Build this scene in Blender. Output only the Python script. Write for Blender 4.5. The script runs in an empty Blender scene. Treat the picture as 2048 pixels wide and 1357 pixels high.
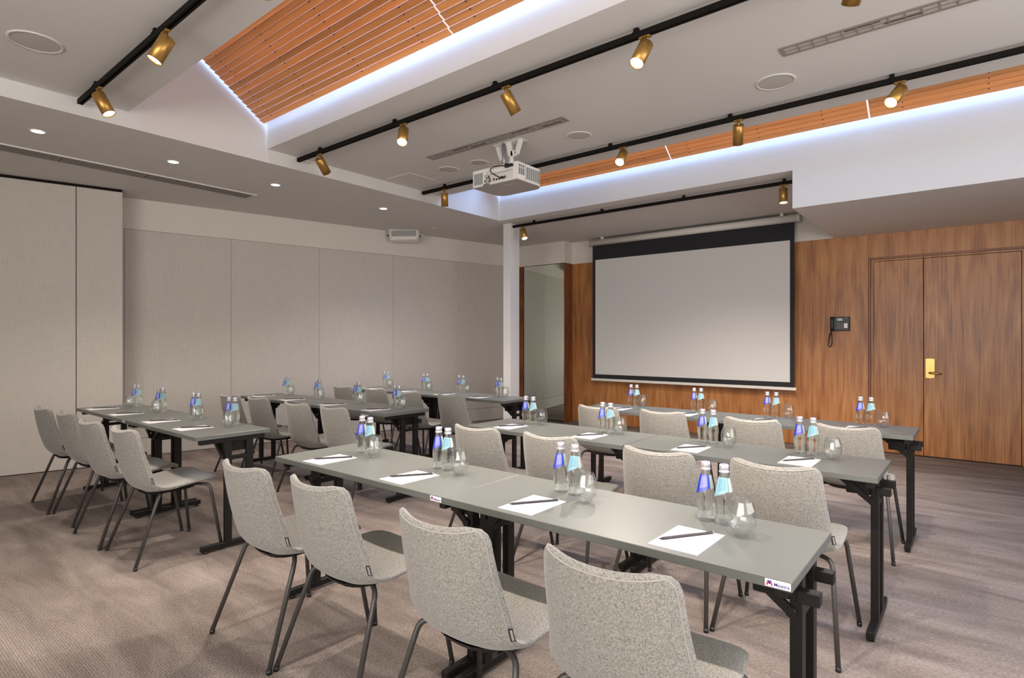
import bpy, bmesh, math, random
from math import sin, cos, pi, radians, sqrt, atan2
from mathutils import Vector, Matrix

random.seed(7)
S = bpy.context.scene
COL = S.collection

# ------------------------------------------------------------------ camera, world, exposure
H = 1.33
TH = radians(39.1)
FPX = 1149.0
cd = bpy.data.cameras.new('camera')
cd.sensor_fit = 'HORIZONTAL'
cd.sensor_width = 36.0
cd.lens = FPX / 2048 * 36.0
cd.shift_y = 4.0 / 2048
cd.clip_start = 0.02
cam = bpy.data.objects.new('camera', cd)
COL.objects.link(cam)
cam.location = (0, 0, H)
cam.rotation_euler = (pi / 2, 0, TH)
S.camera = cam

w = bpy.data.worlds.new('world')
S.world = w
w.use_nodes = True
w.node_tree.nodes['Background'].inputs[0].default_value = (0.75, 0.85, 1.0, 1)
w.node_tree.nodes['Background'].inputs[1].default_value = 0.3

S.view_settings.view_transform = 'Standard'
S.view_settings.look = 'None'
S.view_settings.gamma = 1.0
S.view_settings.use_curve_mapping = False
S.view_settings.exposure = 1.27
S.cycles.max_bounces = 12
S.cycles.diffuse_bounces = 5
S.cycles.glossy_bounces = 4
S.cycles.transmission_bounces = 10
S.cycles.transparent_max_bounces = 16
S.cycles.caustics_reflective = False
S.cycles.caustics_refractive = False
S.cycles.sample_clamp_indirect = 4.0
S.cycles.use_denoising = True

WARM = (1.0, 0.895, 0.79)
DAY = (0.34, 0.53, 1.0)


def lamp_area(name, loc, rot, sx, sy, power, color):
    l = bpy.data.lights.new(name, 'AREA')
    l.shape = 'RECTANGLE'; l.size = sx; l.size_y = sy
    l.energy = power; l.color = color
    o = bpy.data.objects.new(name, l); COL.objects.link(o)
    o.location = loc; o.rotation_euler = rot
    return o

# daylight that enters the two roof lights above the wooden louvres (under the roof lid)
lamp_area('skylight_daylight', (-1.3, 2.05, 4.45), (0, 0, 0), 7.2, 1.0, 105, DAY)
lamp_area('skylight_daylight', (-1.3, 5.35, 4.45), (0, 0, 0), 7.2, 1.0, 105, DAY)
# cool led strips on top of the louvres' lower edges
lamp_area('skylight_strip', (-1.3, 2.615, 3.46), (radians(12), 0, 0), 7.2, 0.05, 2.0, DAY)
lamp_area('skylight_strip', (-1.3, 5.905, 3.46), (radians(12), 0, 0), 7.2, 0.05, 2.0, DAY)
# added unseen fill panels that brighten the room, behind and beside the camera
lamp_area('unseen_fill', (-0.3, -2.75, 1.75), (radians(90), 0, 0), 4.6, 1.9, 100, (1.0, 0.97, 0.94))
lamp_area('unseen_fill', (2.35, 2.2, 1.7), (radians(90), 0, radians(90)), 4.5, 1.9, 48, (1.0, 0.97, 0.94))

SPOT_W = 95.0
DOWN_W = 38.0

# ------------------------------------------------------------------ materials
def newmat(name):
    m = bpy.data.materials.new(name); m.use_nodes = True
    nt = m.node_tree
    b = nt.nodes['Principled BSDF']
    return m, nt, b

def srgb(r, g, b):
    f = lambda c: (c / 255 / 12.92) if c / 255 <= 0.04045 else ((c / 255 + 0.055) / 1.055) ** 2.4
    return (f(r), f(g), f(b), 1)

def simple(name, col, rough=0.5, metal=0.0, spec=0.5, noise=0.0, nscale=60, bump=0.0):
    m, nt, b = newmat(name)
    b.inputs['Base Color'].default_value = col if len(col) == 4 else (*col, 1)
    b.inputs['Roughness'].default_value = rough
    b.inputs['Metallic'].default_value = metal
    b.inputs['Specular IOR Level'].default_value = spec
    tc = nt.nodes.new('ShaderNodeTexCoord')
    n = nt.nodes.new('ShaderNodeTexNoise'); n.inputs['Scale'].default_value = nscale; n.inputs['Detail'].default_value = 4
    nt.links.new(tc.outputs['Object'], n.inputs['Vector'])
    if noise:
        mx = nt.nodes.new('ShaderNodeMix'); mx.data_type = 'RGBA'
        c = b.inputs['Base Color'].default_value
        mx.inputs['A'].default_value = (c[0] * (1 - noise), c[1] * (1 - noise), c[2] * (1 - noise), 1)
        mx.inputs['B'].default_value = (min(1, c[0] * (1 + noise)), min(1, c[1] * (1 + noise)), min(1, c[2] * (1 + noise)), 1)
        nt.links.new(n.outputs['Fac'], mx.inputs['Factor'])
        nt.links.new(mx.outputs['Result'], b.inputs['Base Color'])
    if bump:
        bp = nt.nodes.new('ShaderNodeBump'); bp.inputs['Strength'].default_value = bump; bp.inputs['Distance'].default_value = 0.002
        nt.links.new(n.outputs['Fac'], bp.inputs['Height']); nt.links.new(bp.outputs['Normal'], b.inputs['Normal'])
    return m

M = {}
M['paint'] = simple('white_paint', (0.64, 0.625, 0.60), 0.75, noise=0.015, nscale=3, spec=0.25)
M['plaster'] = simple('plaster', (0.66, 0.62, 0.56), 0.8, noise=0.02, nscale=4, spec=0.2)
M['column'] = simple('column_paint', (0.70, 0.68, 0.66), 0.75, noise=0.02, nscale=4, spec=0.2)
M['black'] = simple('black_powder_coat', (0.010, 0.0085, 0.008), 0.45, spec=0.22, noise=0.1, nscale=200)
M['leg'] = simple('charcoal_leg', (0.042, 0.038, 0.035), 0.42, noise=0.08, nscale=120)
M['plastic'] = simple('black_plastic', (0.010, 0.010, 0.011), 0.35)
M['track'] = simple('black_track', (0.008, 0.007, 0.006), 0.6, noise=0.1, spec=0.08)
M['gold'] = simple('gold_paint', (0.42, 0.235, 0.06), 0.36, metal=0.75, noise=0.05, nscale=90)
M['brass'] = simple('brass', (0.50, 0.34, 0.11), 0.34, metal=1.0, noise=0.04)
M['white_plastic'] = simple('white_plastic', (0.76, 0.74, 0.70), 0.4)
M['proj_bottom'] = simple('projector_underside', (0.38, 0.35, 0.335), 0.5)
M['proj_vent'] = simple('projector_vent', (0.19, 0.21, 0.20), 0.5)
M['grey_metal'] = simple('grey_metal', (0.30, 0.31, 0.32), 0.35, metal=0.6)
M['speaker_grey'] = simple('speaker_mesh', (0.47, 0.455, 0.42), 0.6, noise=0.12, nscale=900)
M['vent_grey'] = simple('vent_grey', (0.24, 0.21, 0.19), 0.5)
M['vent_slot'] = simple('vent_slot', (0.50, 0.47, 0.44), 0.6)
M['vent_dark'] = simple('vent_dark', (0.075, 0.06, 0.05), 0.6)
M['screen_black'] = simple('screen_black', (0.022, 0.022, 0.025), 0.7, spec=0.2)
M['screen_white'] = simple('screen_white', (0.60, 0.585, 0.57), 0.8, spec=0.2)
M['screen_case'] = simple('screen_casing', (0.66, 0.63, 0.58), 0.45)
M['table'] = simple('grey_laminate', (0.112, 0.116, 0.107), 0.34, noise=0.03, nscale=500, spec=0.45)
M['table_edge'] = simple('grey_edge_band', (0.15, 0.15, 0.14), 0.4, noise=0.03, nscale=300)
M['paper'] = simple('white_paper', (0.58, 0.57, 0.58), 0.75, spec=0.2)
M['ink'] = simple('ink', (0.08, 0.08, 0.16), 0.6)
M['pencil'] = simple('pencil_black', (0.035, 0.028, 0.03), 0.35)
M['tag_grey'] = simple('tag_grey', (0.26, 0.25, 0.23), 0.7, noise=0.25, nscale=700)
M['cap'] = simple('bottle_cap', (0.44, 0.43, 0.45), 0.3, metal=0.35)
M['cap_top'] = simple('cap_top', (0.22, 0.17, 0.50), 0.4)
M['red'] = simple('red_print', (0.60, 0.03, 0.06), 0.5)
M['blue'] = simple('blue_print', (0.05, 0.05, 0.28), 0.5)
M['sticker'] = simple('sticker_white', (0.80, 0.76, 0.77), 0.4)
M['gap'] = simple('dark_gap', (0.012, 0.008, 0.006), 0.8, spec=0.1)
M['base_rail'] = simple('base_rail', (0.50, 0.46, 0.41), 0.6)
M['lcd'] = simple('phone_display', (0.42, 0.52, 0.55), 0.3)


def mat_emit(name, col, s):
    m = bpy.data.materials.new(name); m.use_nodes = True
    nt = m.node_tree; nt.nodes.clear()
    o = nt.nodes.new('ShaderNodeOutputMaterial'); e = nt.nodes.new('ShaderNodeEmission')
    e.inputs[0].default_value = (*col, 1); e.inputs[1].default_value = s
    nt.links.new(e.outputs[0], o.inputs[0])
    return m
M['lens'] = mat_emit('lamp_lens', (1.0, 0.93, 0.84), 9.0)
M['downlens'] = mat_emit('downlight_lens', (1.0, 0.95, 0.88), 4.0)


def mat_mirror():
    m, nt, b = newmat('tinted_mirror')
    b.inputs['Base Color'].default_value = (0.74, 0.79, 0.72, 1)
    b.inputs['Metallic'].default_value = 1.0
    b.inputs['Roughness'].default_value = 0.03
    return m
M['mirror'] = mat_mirror()


def mat_beige():
    m, nt, b = newmat('beige_fabric_panel')
    tc = nt.nodes.new('ShaderNodeTexCoord')
    mp = nt.nodes.new('ShaderNodeMapping'); mp.inputs['Scale'].default_value = (120, 120, 5)
    mp2 = nt.nodes.new('ShaderNodeMapping'); mp2.inputs['Scale'].default_value = (6, 6, 160)
    n1 = nt.nodes.new('ShaderNodeTexNoise'); n1.inputs['Scale'].default_value = 1; n1.inputs['Detail'].default_value = 3
    n2 = nt.nodes.new('ShaderNodeTexNoise'); n2.inputs['Scale'].default_value = 1; n2.inputs['Detail'].default_value = 3
    nt.links.new(tc.outputs['Object'], mp.inputs[0]); nt.links.new(tc.outputs['Object'], mp2.inputs[0])
    nt.links.new(mp.outputs[0], n1.inputs['Vector']); nt.links.new(mp2.outputs[0], n2.inputs['Vector'])
    a = nt.nodes.new('ShaderNodeMath'); a.operation = 'ADD'
    nt.links.new(n1.outputs['Fac'], a.inputs[0]); nt.links.new(n2.outputs['Fac'], a.inputs[1])
    r = nt.nodes.new('ShaderNodeValToRGB')
    r.color_ramp.elements[0].position = 0.35; r.color_ramp.elements[0].color = (0.50, 0.46, 0.41, 1)
    r.color_ramp.elements[1].position = 0.65; r.color_ramp.elements[1].color = (0.57, 0.53, 0.475, 1)
    h = nt.nodes.new('ShaderNodeMath'); h.operation = 'MULTIPLY'; h.inputs[1].default_value = 0.5
    nt.links.new(a.outputs[0], h.inputs[0]); nt.links.new(h.outputs[0], r.inputs[0])
    nt.links.new(r.outputs[0], b.inputs['Base Color'])
    b.inputs['Roughness'].default_value = 0.7; b.inputs['Specular IOR Level'].default_value = 0.25
    return m
M['beige'] = mat_beige()


def mat_wood(name, c1, c2, c3, period=0.30, axis='X', rough=0.38, sc=1.0, fig=7.0):
    """veneer: vertical grain along Z, leaves repeat (book matched) across the given axis"""
    m, nt, b = newmat(name)
    N = nt.nodes.new; L = nt.links.new
    tc = N('ShaderNodeTexCoord'); sep = N('ShaderNodeSeparateXYZ'); L(tc.outputs['Object'], sep.inputs[0])
    pp = N('ShaderNodeMath'); pp.operation = 'PINGPONG'; pp.inputs[1].default_value = period
    L(sep.outputs[axis], pp.inputs[0])
    oth = 'Y' if axis == 'X' else 'X'
    # slow veneer figure
    cmb = N('ShaderNodeCombineXYZ')
    sx = N('ShaderNodeMath'); sx.operation = 'MULTIPLY'; sx.inputs[1].default_value = 5.0 * sc
    sz = N('ShaderNodeMath'); sz.operation = 'MULTIPLY'; sz.inputs[1].default_value = 0.85 * sc
    L(pp.outputs[0], sx.inputs[0]); L(sep.outputs['Z'], sz.inputs[0])
    L(sx.outputs[0], cmb.inputs[0]); L(sep.outputs[oth], cmb.inputs[1]); L(sz.outputs[0], cmb.inputs[2])
    n1 = N('ShaderNodeTexNoise'); n1.inputs['Scale'].default_value = 1.0; n1.inputs['Detail'].default_value = 2.5; n1.inputs['Distortion'].default_value = 0.4
    L(cmb.outputs[0], n1.inputs['Vector'])
    mul = N('ShaderNodeMath'); mul.operation = 'MULTIPLY'; mul.inputs[1].default_value = fig * 6.283
    L(n1.outputs['Fac'], mul.inputs[0])
    sn = N('ShaderNodeMath'); sn.operation = 'SINE'; L(mul.outputs[0], sn.inputs[0])
    s01 = N('ShaderNodeMath'); s01.operation = 'MULTIPLY_ADD'; s01.inputs[1].default_value = 0.5; s01.inputs[2].default_value = 0.5
    L(sn.outputs[0], s01.inputs[0])
    # fine streaks (not mirrored)
    cm2 = N('ShaderNodeCombineXYZ')
    fx = N('ShaderNodeMath'); fx.operation = 'MULTIPLY'; fx.inputs[1].default_value = 85.0
    fz = N('ShaderNodeMath'); fz.operation = 'MULTIPLY'; fz.inputs[1].default_value = 1.6
    L(sep.outputs[axis], fx.inputs[0]); L(sep.outputs['Z'], fz.inputs[0])
    L(fx.outputs[0], cm2.inputs[0]); L(sep.outputs[oth], cm2.inputs[1]); L(fz.outputs[0], cm2.inputs[2])
    n2 = N('ShaderNodeTexNoise'); n2.inputs['Scale'].default_value = 1.0; n2.inputs['Detail'].default_value = 5; n2.inputs['Roughness'].default_value = 0.6
    L(cm2.outputs[0], n2.inputs['Vector'])
    # broad tone patches
    cm3 = N('ShaderNodeCombineXYZ')
    bx_ = N('ShaderNodeMath'); bx_.operation = 'MULTIPLY'; bx_.inputs[1].default_value = 9.0
    bz_ = N('ShaderNodeMath'); bz_.operation = 'MULTIPLY'; bz_.inputs[1].default_value = 1.1
    L(pp.outputs[0], bx_.inputs[0]); L(sep.outputs['Z'], bz_.inputs[0]); L(bx_.outputs[0], cm3.inputs[0]); L(bz_.outputs[0], cm3.inputs[2])
    n3 = N('ShaderNodeTexNoise'); n3.inputs['Scale'].default_value = 1.0; n3.inputs['Detail'].default_value = 3
    L(cm3.outputs[0], n3.inputs['Vector'])
    a1 = N('ShaderNodeMath'); a1.operation = 'MULTIPLY'; a1.inputs[1].default_value = 0.085; L(s01.outputs[0], a1.inputs[0])
    a2 = N('ShaderNodeMath'); a2.operation = 'MULTIPLY_ADD'; a2.inputs[1].default_value = 0.76; L(n2.outputs['Fac'], a2.inputs[0]); L(a1.outputs[0], a2.inputs[2])
    a3 = N('ShaderNodeMath'); a3.operation = 'MULTIPLY_ADD'; a3.inputs[1].default_value = 0.50; L(n3.outputs['Fac'], a3.inputs[0]); L(a2.outputs[0], a3.inputs[2])
    r = N('ShaderNodeValToRGB'); e = r.color_ramp.elements
    e[0].position = 0.42; e[0].color = (*c1, 1); e[1].position = 0.88; e[1].color = (*c3, 1)
    k = e.new(0.64); k.color = (*c2, 1)
    L(a3.outputs[0], r.inputs[0])
    # small knots
    cm4 = N('ShaderNodeCombineXYZ')
    kx = N('ShaderNodeMath'); kx.operation = 'MULTIPLY'; kx.inputs[1].default_value = 7.5
    kz = N('ShaderNodeMath'); kz.operation = 'MULTIPLY'; kz.inputs[1].default_value = 2.1
    L(pp.outputs[0], kx.inputs[0]); L(sep.outputs['Z'], kz.inputs[0]); L(kx.outputs[0], cm4.inputs[0]); L(kz.outputs[0], cm4.inputs[2])
    vo = N('ShaderNodeTexVoronoi'); vo.inputs['Scale'].default_value = 1.0; vo.inputs['Randomness'].default_value = 0.85
    L(cm4.outputs[0], vo.inputs['Vector'])
    kr = N('ShaderNodeMapRange'); kr.inputs['From Min'].default_value = 0.0; kr.inputs['From Max'].default_value = 0.30
    L(vo.outputs['Distance'], kr.inputs['Value'])
    mk = N('ShaderNodeMix'); mk.data_type = 'RGBA'; mk.blend_type = 'MULTIPLY'; mk.inputs['Factor'].default_value = 0.42
    cc = N('ShaderNodeCombineColor')
    for i in range(3): L(kr.outputs[0], cc.inputs[i])
    L(r.outputs[0], mk.inputs['A']); L(cc.outputs[0], mk.inputs['B'])
    L(mk.outputs['Result'], b.inputs['Base Color'])
    b.inputs['Roughness'].default_value = rough
    bp = N('ShaderNodeBump'); bp.inputs['Strength'].default_value = 0.12; bp.inputs['Distance'].default_value = 0.001
    L(n2.outputs['Fac'], bp.inputs['Height']); L(bp.outputs['Normal'], b.inputs['Normal'])
    return m
M['walnut'] = mat_wood('walnut_veneer', (0.105, 0.032, 0.009), (0.33, 0.125, 0.036), (0.50, 0.235, 0.080), period=0.41, fig=4.0)
M['walnut_shaded'] = mat_wood('walnut_shaded', (0.06, 0.014, 0.005), (0.17, 0.05, 0.014), (0.26, 0.09, 0.03), axis='Y')  # darker walnut copy, shade of the unlit faces put into its colour


def mat_slat():
    m, nt, b = newmat('slat_wood')
    N = nt.nodes.new; L = nt.links.new
    tc = N('ShaderNodeTexCoord'); mp = N('ShaderNodeMapping'); mp.inputs['Scale'].default_value = (1.2, 40, 40)
    oi = N('ShaderNodeObjectInfo')
    off = N('ShaderNodeVectorMath'); off.operation = 'ADD'
    cx = N('ShaderNodeCombineXYZ'); mm = N('ShaderNodeMath'); mm.operation = 'MULTIPLY'; mm.inputs[1].default_value = 40
    L(oi.outputs['Random'], mm.inputs[0]); L(mm.outputs[0], cx.inputs[0]); L(mm.outputs[0], cx.inputs[1])
    L(tc.outputs['Object'], off.inputs[0]); L(cx.outputs[0], off.inputs[1]); L(off.outputs[0], mp.inputs[0])
    n = N('ShaderNodeTexNoise'); n.inputs['Scale'].default_value = 1; n.inputs['Detail'].default_value = 5; n.inputs['Distortion'].default_value = 0.3
    L(mp.outputs[0], n.inputs['Vector'])
    r = N('ShaderNodeValToRGB'); e = r.color_ramp.elements
    e[0].position = 0.30; e[0].color = (0.72, 0.35, 0.125, 1); e[1].position = 0.72; e[1].color = (0.85, 0.46, 0.19, 1)
    L(n.outputs['Fac'], r.inputs[0])
    hv = N('ShaderNodeHueSaturation')
    vr = N('ShaderNodeMapRange'); vr.inputs['To Min'].default_value = 0.85; vr.inputs['To Max'].default_value = 1.12
    L(oi.outputs['Random'], vr.inputs['Value']); L(vr.outputs[0], hv.inputs['Value']); L(r.outputs[0], hv.inputs['Color'])
    L(hv.outputs[0], b.inputs['Base Color'])
    b.inputs['Roughness'].default_value = 0.35
    # thin softwood boards let some of the daylight above glow through
    tr = N('ShaderNodeBsdfTranslucent'); L(hv.outputs[0], tr.inputs[0])
    mx = N('ShaderNodeMixShader'); mx.inputs[0].default_value = 0.32
    L(b.outputs[0], mx.inputs[1]); L(tr.outputs[0], mx.inputs[2])
    L(mx.outputs[0], nt.nodes['Material Output'].inputs[0])
    return m
M['slat'] = mat_slat()


def mat_fabric():
    m, nt, b = newmat('heather_wool')
    N = nt.nodes.new; L = nt.links.new
    tc = N('ShaderNodeTexCoord')
    n = N('ShaderNodeTexNoise'); n.inputs['Scale'].default_value = 520; n.inputs['Detail'].default_value = 3; n.inputs['Roughness'].default_value = 0.7
    n2 = N('ShaderNodeTexNoise'); n2.inputs['Scale'].default_value = 190; n2.inputs['Detail'].default_value = 3
    L(tc.outputs['Object'], n.inputs['Vector']); L(tc.outputs['Object'], n2.inputs['Vector'])
    ad = N('ShaderNodeMath'); ad.operation = 'MULTIPLY_ADD'; ad.inputs[1].default_value = 0.6
    L(n.outputs['Fac'], ad.inputs[0])
    m4 = N('ShaderNodeMath'); m4.operation = 'MULTIPLY'; m4.inputs[1].default_value = 0.4
    L(n2.outputs['Fac'], m4.inputs[0]); L(m4.outputs[0], ad.inputs[2])
    r = N('ShaderNodeValToRGB'); e = r.color_ramp.elements
    e[0].position = 0.36; e[0].color = (0.085, 0.079, 0.068, 1); e[1].position = 0.60; e[1].color = (0.335, 0.318, 0.287, 1)
    k = e.new(0.47); k.color = (0.215, 0.205, 0.183, 1)
    L(ad.outputs[0], r.inputs[0]); L(r.outputs[0], b.inputs['Base Color'])
    b.inputs['Roughness'].default_value = 0.9; b.inputs['Specular IOR Level'].default_value = 0.15
    b.inputs['Sheen Weight'].default_value = 0.25; b.inputs['Sheen Roughness'].default_value = 0.5
    bp = N('ShaderNodeBump'); bp.inputs['Strength'].default_value = 0.35; bp.inputs['Distance'].default_value = 0.002
    L(n.outputs['Fac'], bp.inputs['Height']); L(bp.outputs['Normal'], b.inputs['Normal'])
    return m
M['fabric'] = mat_fabric()
M['seam'] = simple('seam_thread', (0.36, 0.34, 0.30), 0.9, spec=0.1, noise=0.2, nscale=400)


def mat_carpet():
    m, nt, b = newmat('loop_carpet')
    N = nt.nodes.new; L = nt.links.new
    tc = N('ShaderNodeTexCoord')
    mpa = N('ShaderNodeMapping'); mpa.inputs['Scale'].default_value = (70, 190, 1)
    fine = N('ShaderNodeTexNoise'); fine.inputs['Scale'].default_value = 1.0; fine.inputs['Detail'].default_value = 2; fine.inputs['Roughness'].default_value = 0.6
    L(tc.outputs['Object'], mpa.inputs[0]); L(mpa.outputs[0], fine.inputs['Vector'])
    mpw = N('ShaderNodeMapping'); mpw.inputs['Scale'].default_value = (1, 1, 1)
    wv = N('ShaderNodeTexWave'); wv.wave_type = 'BANDS'; wv.bands_direction = 'Y'; wv.inputs['Scale'].default_value = 32
    wv.inputs['Distortion'].default_value = 1.6; wv.inputs['Detail'].default_value = 1.0; wv.inputs['Detail Scale'].default_value = 30
    L(tc.outputs['Object'], mpw.inputs[0]); L(mpw.outputs[0], wv.inputs['Vector'])
    mpb = N('ShaderNodeMapping'); mpb.inputs['Scale'].default_value = (1.3, 6.0, 1)
    big = N('ShaderNodeTexNoise'); big.inputs['Scale'].default_value = 1.0; big.inputs['Detail'].default_value = 6; big.inputs['Roughness'].default_value = 0.62; big.inputs['Distortion'].default_value = 0.5
    L(tc.outputs['Object'], mpb.inputs[0]); L(mpb.outputs[0], big.inputs['Vector'])
    rb = N('ShaderNodeValToRGB'); e = rb.color_ramp.elements
    e[0].position = 0.34; e[0].color = (0.162, 0.129, 0.113, 1); e[1].position = 0.68; e[1].color = (0.288, 0.240, 0.214, 1)
    L(big.outputs['Fac'], rb.inputs[0])
    rf = N('ShaderNodeMapRange'); rf.inputs['From Min'].default_value = 0.3; rf.inputs['From Max'].default_value = 0.7
    rf.inputs['To Min'].default_value = 0.62; rf.inputs['To Max'].default_value = 1.30
    L(fine.outputs['Fac'], rf.inputs['Value'])
    rw = N('ShaderNodeMapRange'); rw.inputs['To Min'].default_value = 0.78; rw.inputs['To Max'].default_value = 1.12
    L(wv.outputs['Fac'], rw.inputs['Value'])
    mu = N('ShaderNodeMath'); mu.operation = 'MULTIPLY'; L(rf.outputs[0], mu.inputs[0]); L(rw.outputs[0], mu.inputs[1])
    vm = N('ShaderNodeVectorMath'); vm.operation = 'SCALE'; L(rb.outputs[0], vm.inputs[0]); L(mu.outputs[0], vm.inputs['Scale'])
    L(vm.outputs[0], b.inputs['Base Color'])
    b.inputs['Roughness'].default_value = 0.95; b.inputs['Specular IOR Level'].default_value = 0.1
    bp = N('ShaderNodeBump'); bp.inputs['Strength'].default_value = 0.5; bp.inputs['Distance'].default_value = 0.004
    L(mu.outputs[0], bp.inputs['Height']); L(bp.outputs['Normal'], b.inputs['Normal'])
    return m
M['carpet'] = mat_carpet()


def mat_thin_glass():
    m = bpy.data.materials.new('clear_glass'); m.use_nodes = True
    nt = m.node_tree; nt.nodes.clear(); N = nt.nodes.new; L = nt.links.new
    o = N('ShaderNodeOutputMaterial'); t = N('ShaderNodeBsdfTransparent'); t.inputs[0].default_value = (0.975, 0.985, 0.98, 1)
    g = N('ShaderNodeBsdfGlossy'); g.inputs['Roughness'].default_value = 0.015; g.inputs[0].default_value = (1, 1, 1, 1)
    fr = N('ShaderNodeLayerWeight'); fr.inputs['Blend'].default_value = 0.5
    pw = N('ShaderNodeMath'); pw.operation = 'POWER'; pw.inputs[1].default_value = 3.0; L(fr.outputs['Facing'], pw.inputs[0])
    k = N('ShaderNodeMath'); k.operation = 'MULTIPLY_ADD'; k.inputs[1].default_value = 0.55; k.inputs[2].default_value = 0.045; L(pw.outputs[0], k.inputs[0])
    mx = N('ShaderNodeMixShader'); L(k.outputs[0], mx.inputs[0]); L(t.outputs[0], mx.inputs[1]); L(g.outputs[0], mx.inputs[2])
    gl = N('ShaderNodeBsdfGlass'); gl.inputs['IOR'].default_value = 1.45; gl.inputs['Roughness'].default_value = 0.0
    m2 = N('ShaderNodeMixShader'); m2.inputs[0].default_value = 0.08; L(mx.outputs[0], m2.inputs[1]); L(gl.outputs[0], m2.inputs[2])
    L(m2.outputs[0], o.inputs[0])
    return m
M['glass'] = mat_thin_glass()


def mat_bottle():
    m = bpy.data.materials.new('bottle_glass_and_water'); m.use_nodes = True
    nt = m.node_tree; nt.nodes.clear(); N = nt.nodes.new; L = nt.links.new
    o = N('ShaderNodeOutputMaterial'); g = N('ShaderNodeBsdfGlass'); g.inputs['IOR'].default_value = 1.33
    g.inputs['Roughness'].default_value = 0.0; g.inputs[0].default_value = (0.97, 0.99, 0.98, 1)
    t = N('ShaderNodeBsdfTransparent'); t.inputs[0].default_value = (0.97, 0.99, 0.98, 1)
    mx = N('ShaderNodeMixShader'); mx.inputs[0].default_value = 0.28
    L(g.outputs[0], mx.inputs[1]); L(t.outputs[0], mx.inputs[2]); L(mx.outputs[0], o.inputs[0])
    return m
M['bottle'] = mat_bottle()


def mat_label(name, c_dark, c_light, c_text):
    m, nt, b = newmat(name)
    N = nt.nodes.new; L = nt.links.new
    uv = N('ShaderNodeUVMap'); sep = N('ShaderNodeSeparateXYZ'); L(uv.outputs[0], sep.inputs[0])
    # u < .30 plain field, then the text field
    st = N('ShaderNodeMath'); st.operation = 'GREATER_THAN'; st.inputs[1].default_value = 0.42; L(sep.outputs[0], st.inputs[0])
    en = N('ShaderNodeMath'); en.operation = 'LESS_THAN'; en.inputs[1].default_value = 0.86; L(sep.outputs[0], en.inputs[0])
    lo = N('ShaderNodeMath'); lo.operation = 'GREATER_THAN'; lo.inputs[1].default_value = 0.22; L(sep.outputs[1], lo.inputs[0])
    hi = N('ShaderNodeMath'); hi.operation = 'LESS_THAN'; hi.inputs[1].default_value = 0.93; L(sep.outputs[1], hi.inputs[0])
    f = N('ShaderNodeMath'); f.operation = 'MULTIPLY'; L(st.outputs[0], f.inputs[0]); L(en.outputs[0], f.inputs[1])
    f2 = N('ShaderNodeMath'); f2.operation = 'MULTIPLY'; L(f.outputs[0], f2.inputs[0]); L(lo.outputs[0], f2.inputs[1])
    f3 = N('ShaderNodeMath'); f3.operation = 'MULTIPLY'; L(f2.outputs[0], f3.inputs[0]); L(hi.outputs[0], f3.inputs[1])
    ln = N('ShaderNodeMath'); ln.operation = 'MULTIPLY'; ln.inputs[1].default_value = 13 * 6.283; L(sep.outputs[1], ln.inputs[0])
    si = N('ShaderNodeMath'); si.operation = 'SINE'; L(ln.outputs[0], si.inputs[0])
    gt = N('ShaderNodeMath'); gt.operation = 'GREATER_THAN'; gt.inputs[1].default_value = 0.0; L(si.outputs[0], gt.inputs[0])
    mp = N('ShaderNodeMapping'); mp.inputs['Scale'].default_value = (26, 13, 1); L(uv.outputs[0], mp.inputs[0])
    wn = N('ShaderNodeTexNoise'); wn.inputs['Scale'].default_value = 1; L(mp.outputs[0], wn.inputs['Vector'])
    wg = N('ShaderNodeMath'); wg.operation = 'GREATER_THAN'; wg.inputs[1].default_value = 0.42; L(wn.outputs['Fac'], wg.inputs[0])
    t1 = N('ShaderNodeMath'); t1.operation = 'MULTIPLY'; L(gt.outputs[0], t1.inputs[0]); L(wg.outputs[0], t1.inputs[1])
    t2 = N('ShaderNodeMath'); t2.operation = 'MULTIPLY'; L(t1.outputs[0], t2.inputs[0]); L(f3.outputs[0], t2.inputs[1])
    m1 = N('ShaderNodeMix'); m1.data_type = 'RGBA'; m1.inputs['A'].default_value = (*c_dark, 1); m1.inputs['B'].default_value = (*c_light, 1)
    L(f.outputs[0], m1.inputs['Factor'])
    m2 = N('ShaderNodeMix'); m2.data_type = 'RGBA'; m2.inputs['B'].default_value = (*c_text, 1)
    L(m1.outputs['Result'], m2.inputs['A']); L(t2.outputs[0], m2.inputs['Factor'])
    L(m2.outputs['Result'], b.inputs['Base Color']); b.inputs['Roughness'].default_value = 0.45
    return m
M['label_blue'] = mat_label('blue_label', (0.013, 0.035, 0.36), (0.09, 0.10, 0.42), (0.36, 0.36, 0.60))
M['label_cyan'] = mat_label('pale_label', (0.22, 0.39, 0.46), (0.21, 0.37, 0.44), (0.07, 0.22, 0.30))
M['label_back'] = simple('label_reverse', (0.38, 0.45, 0.42), 0.5)

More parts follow.
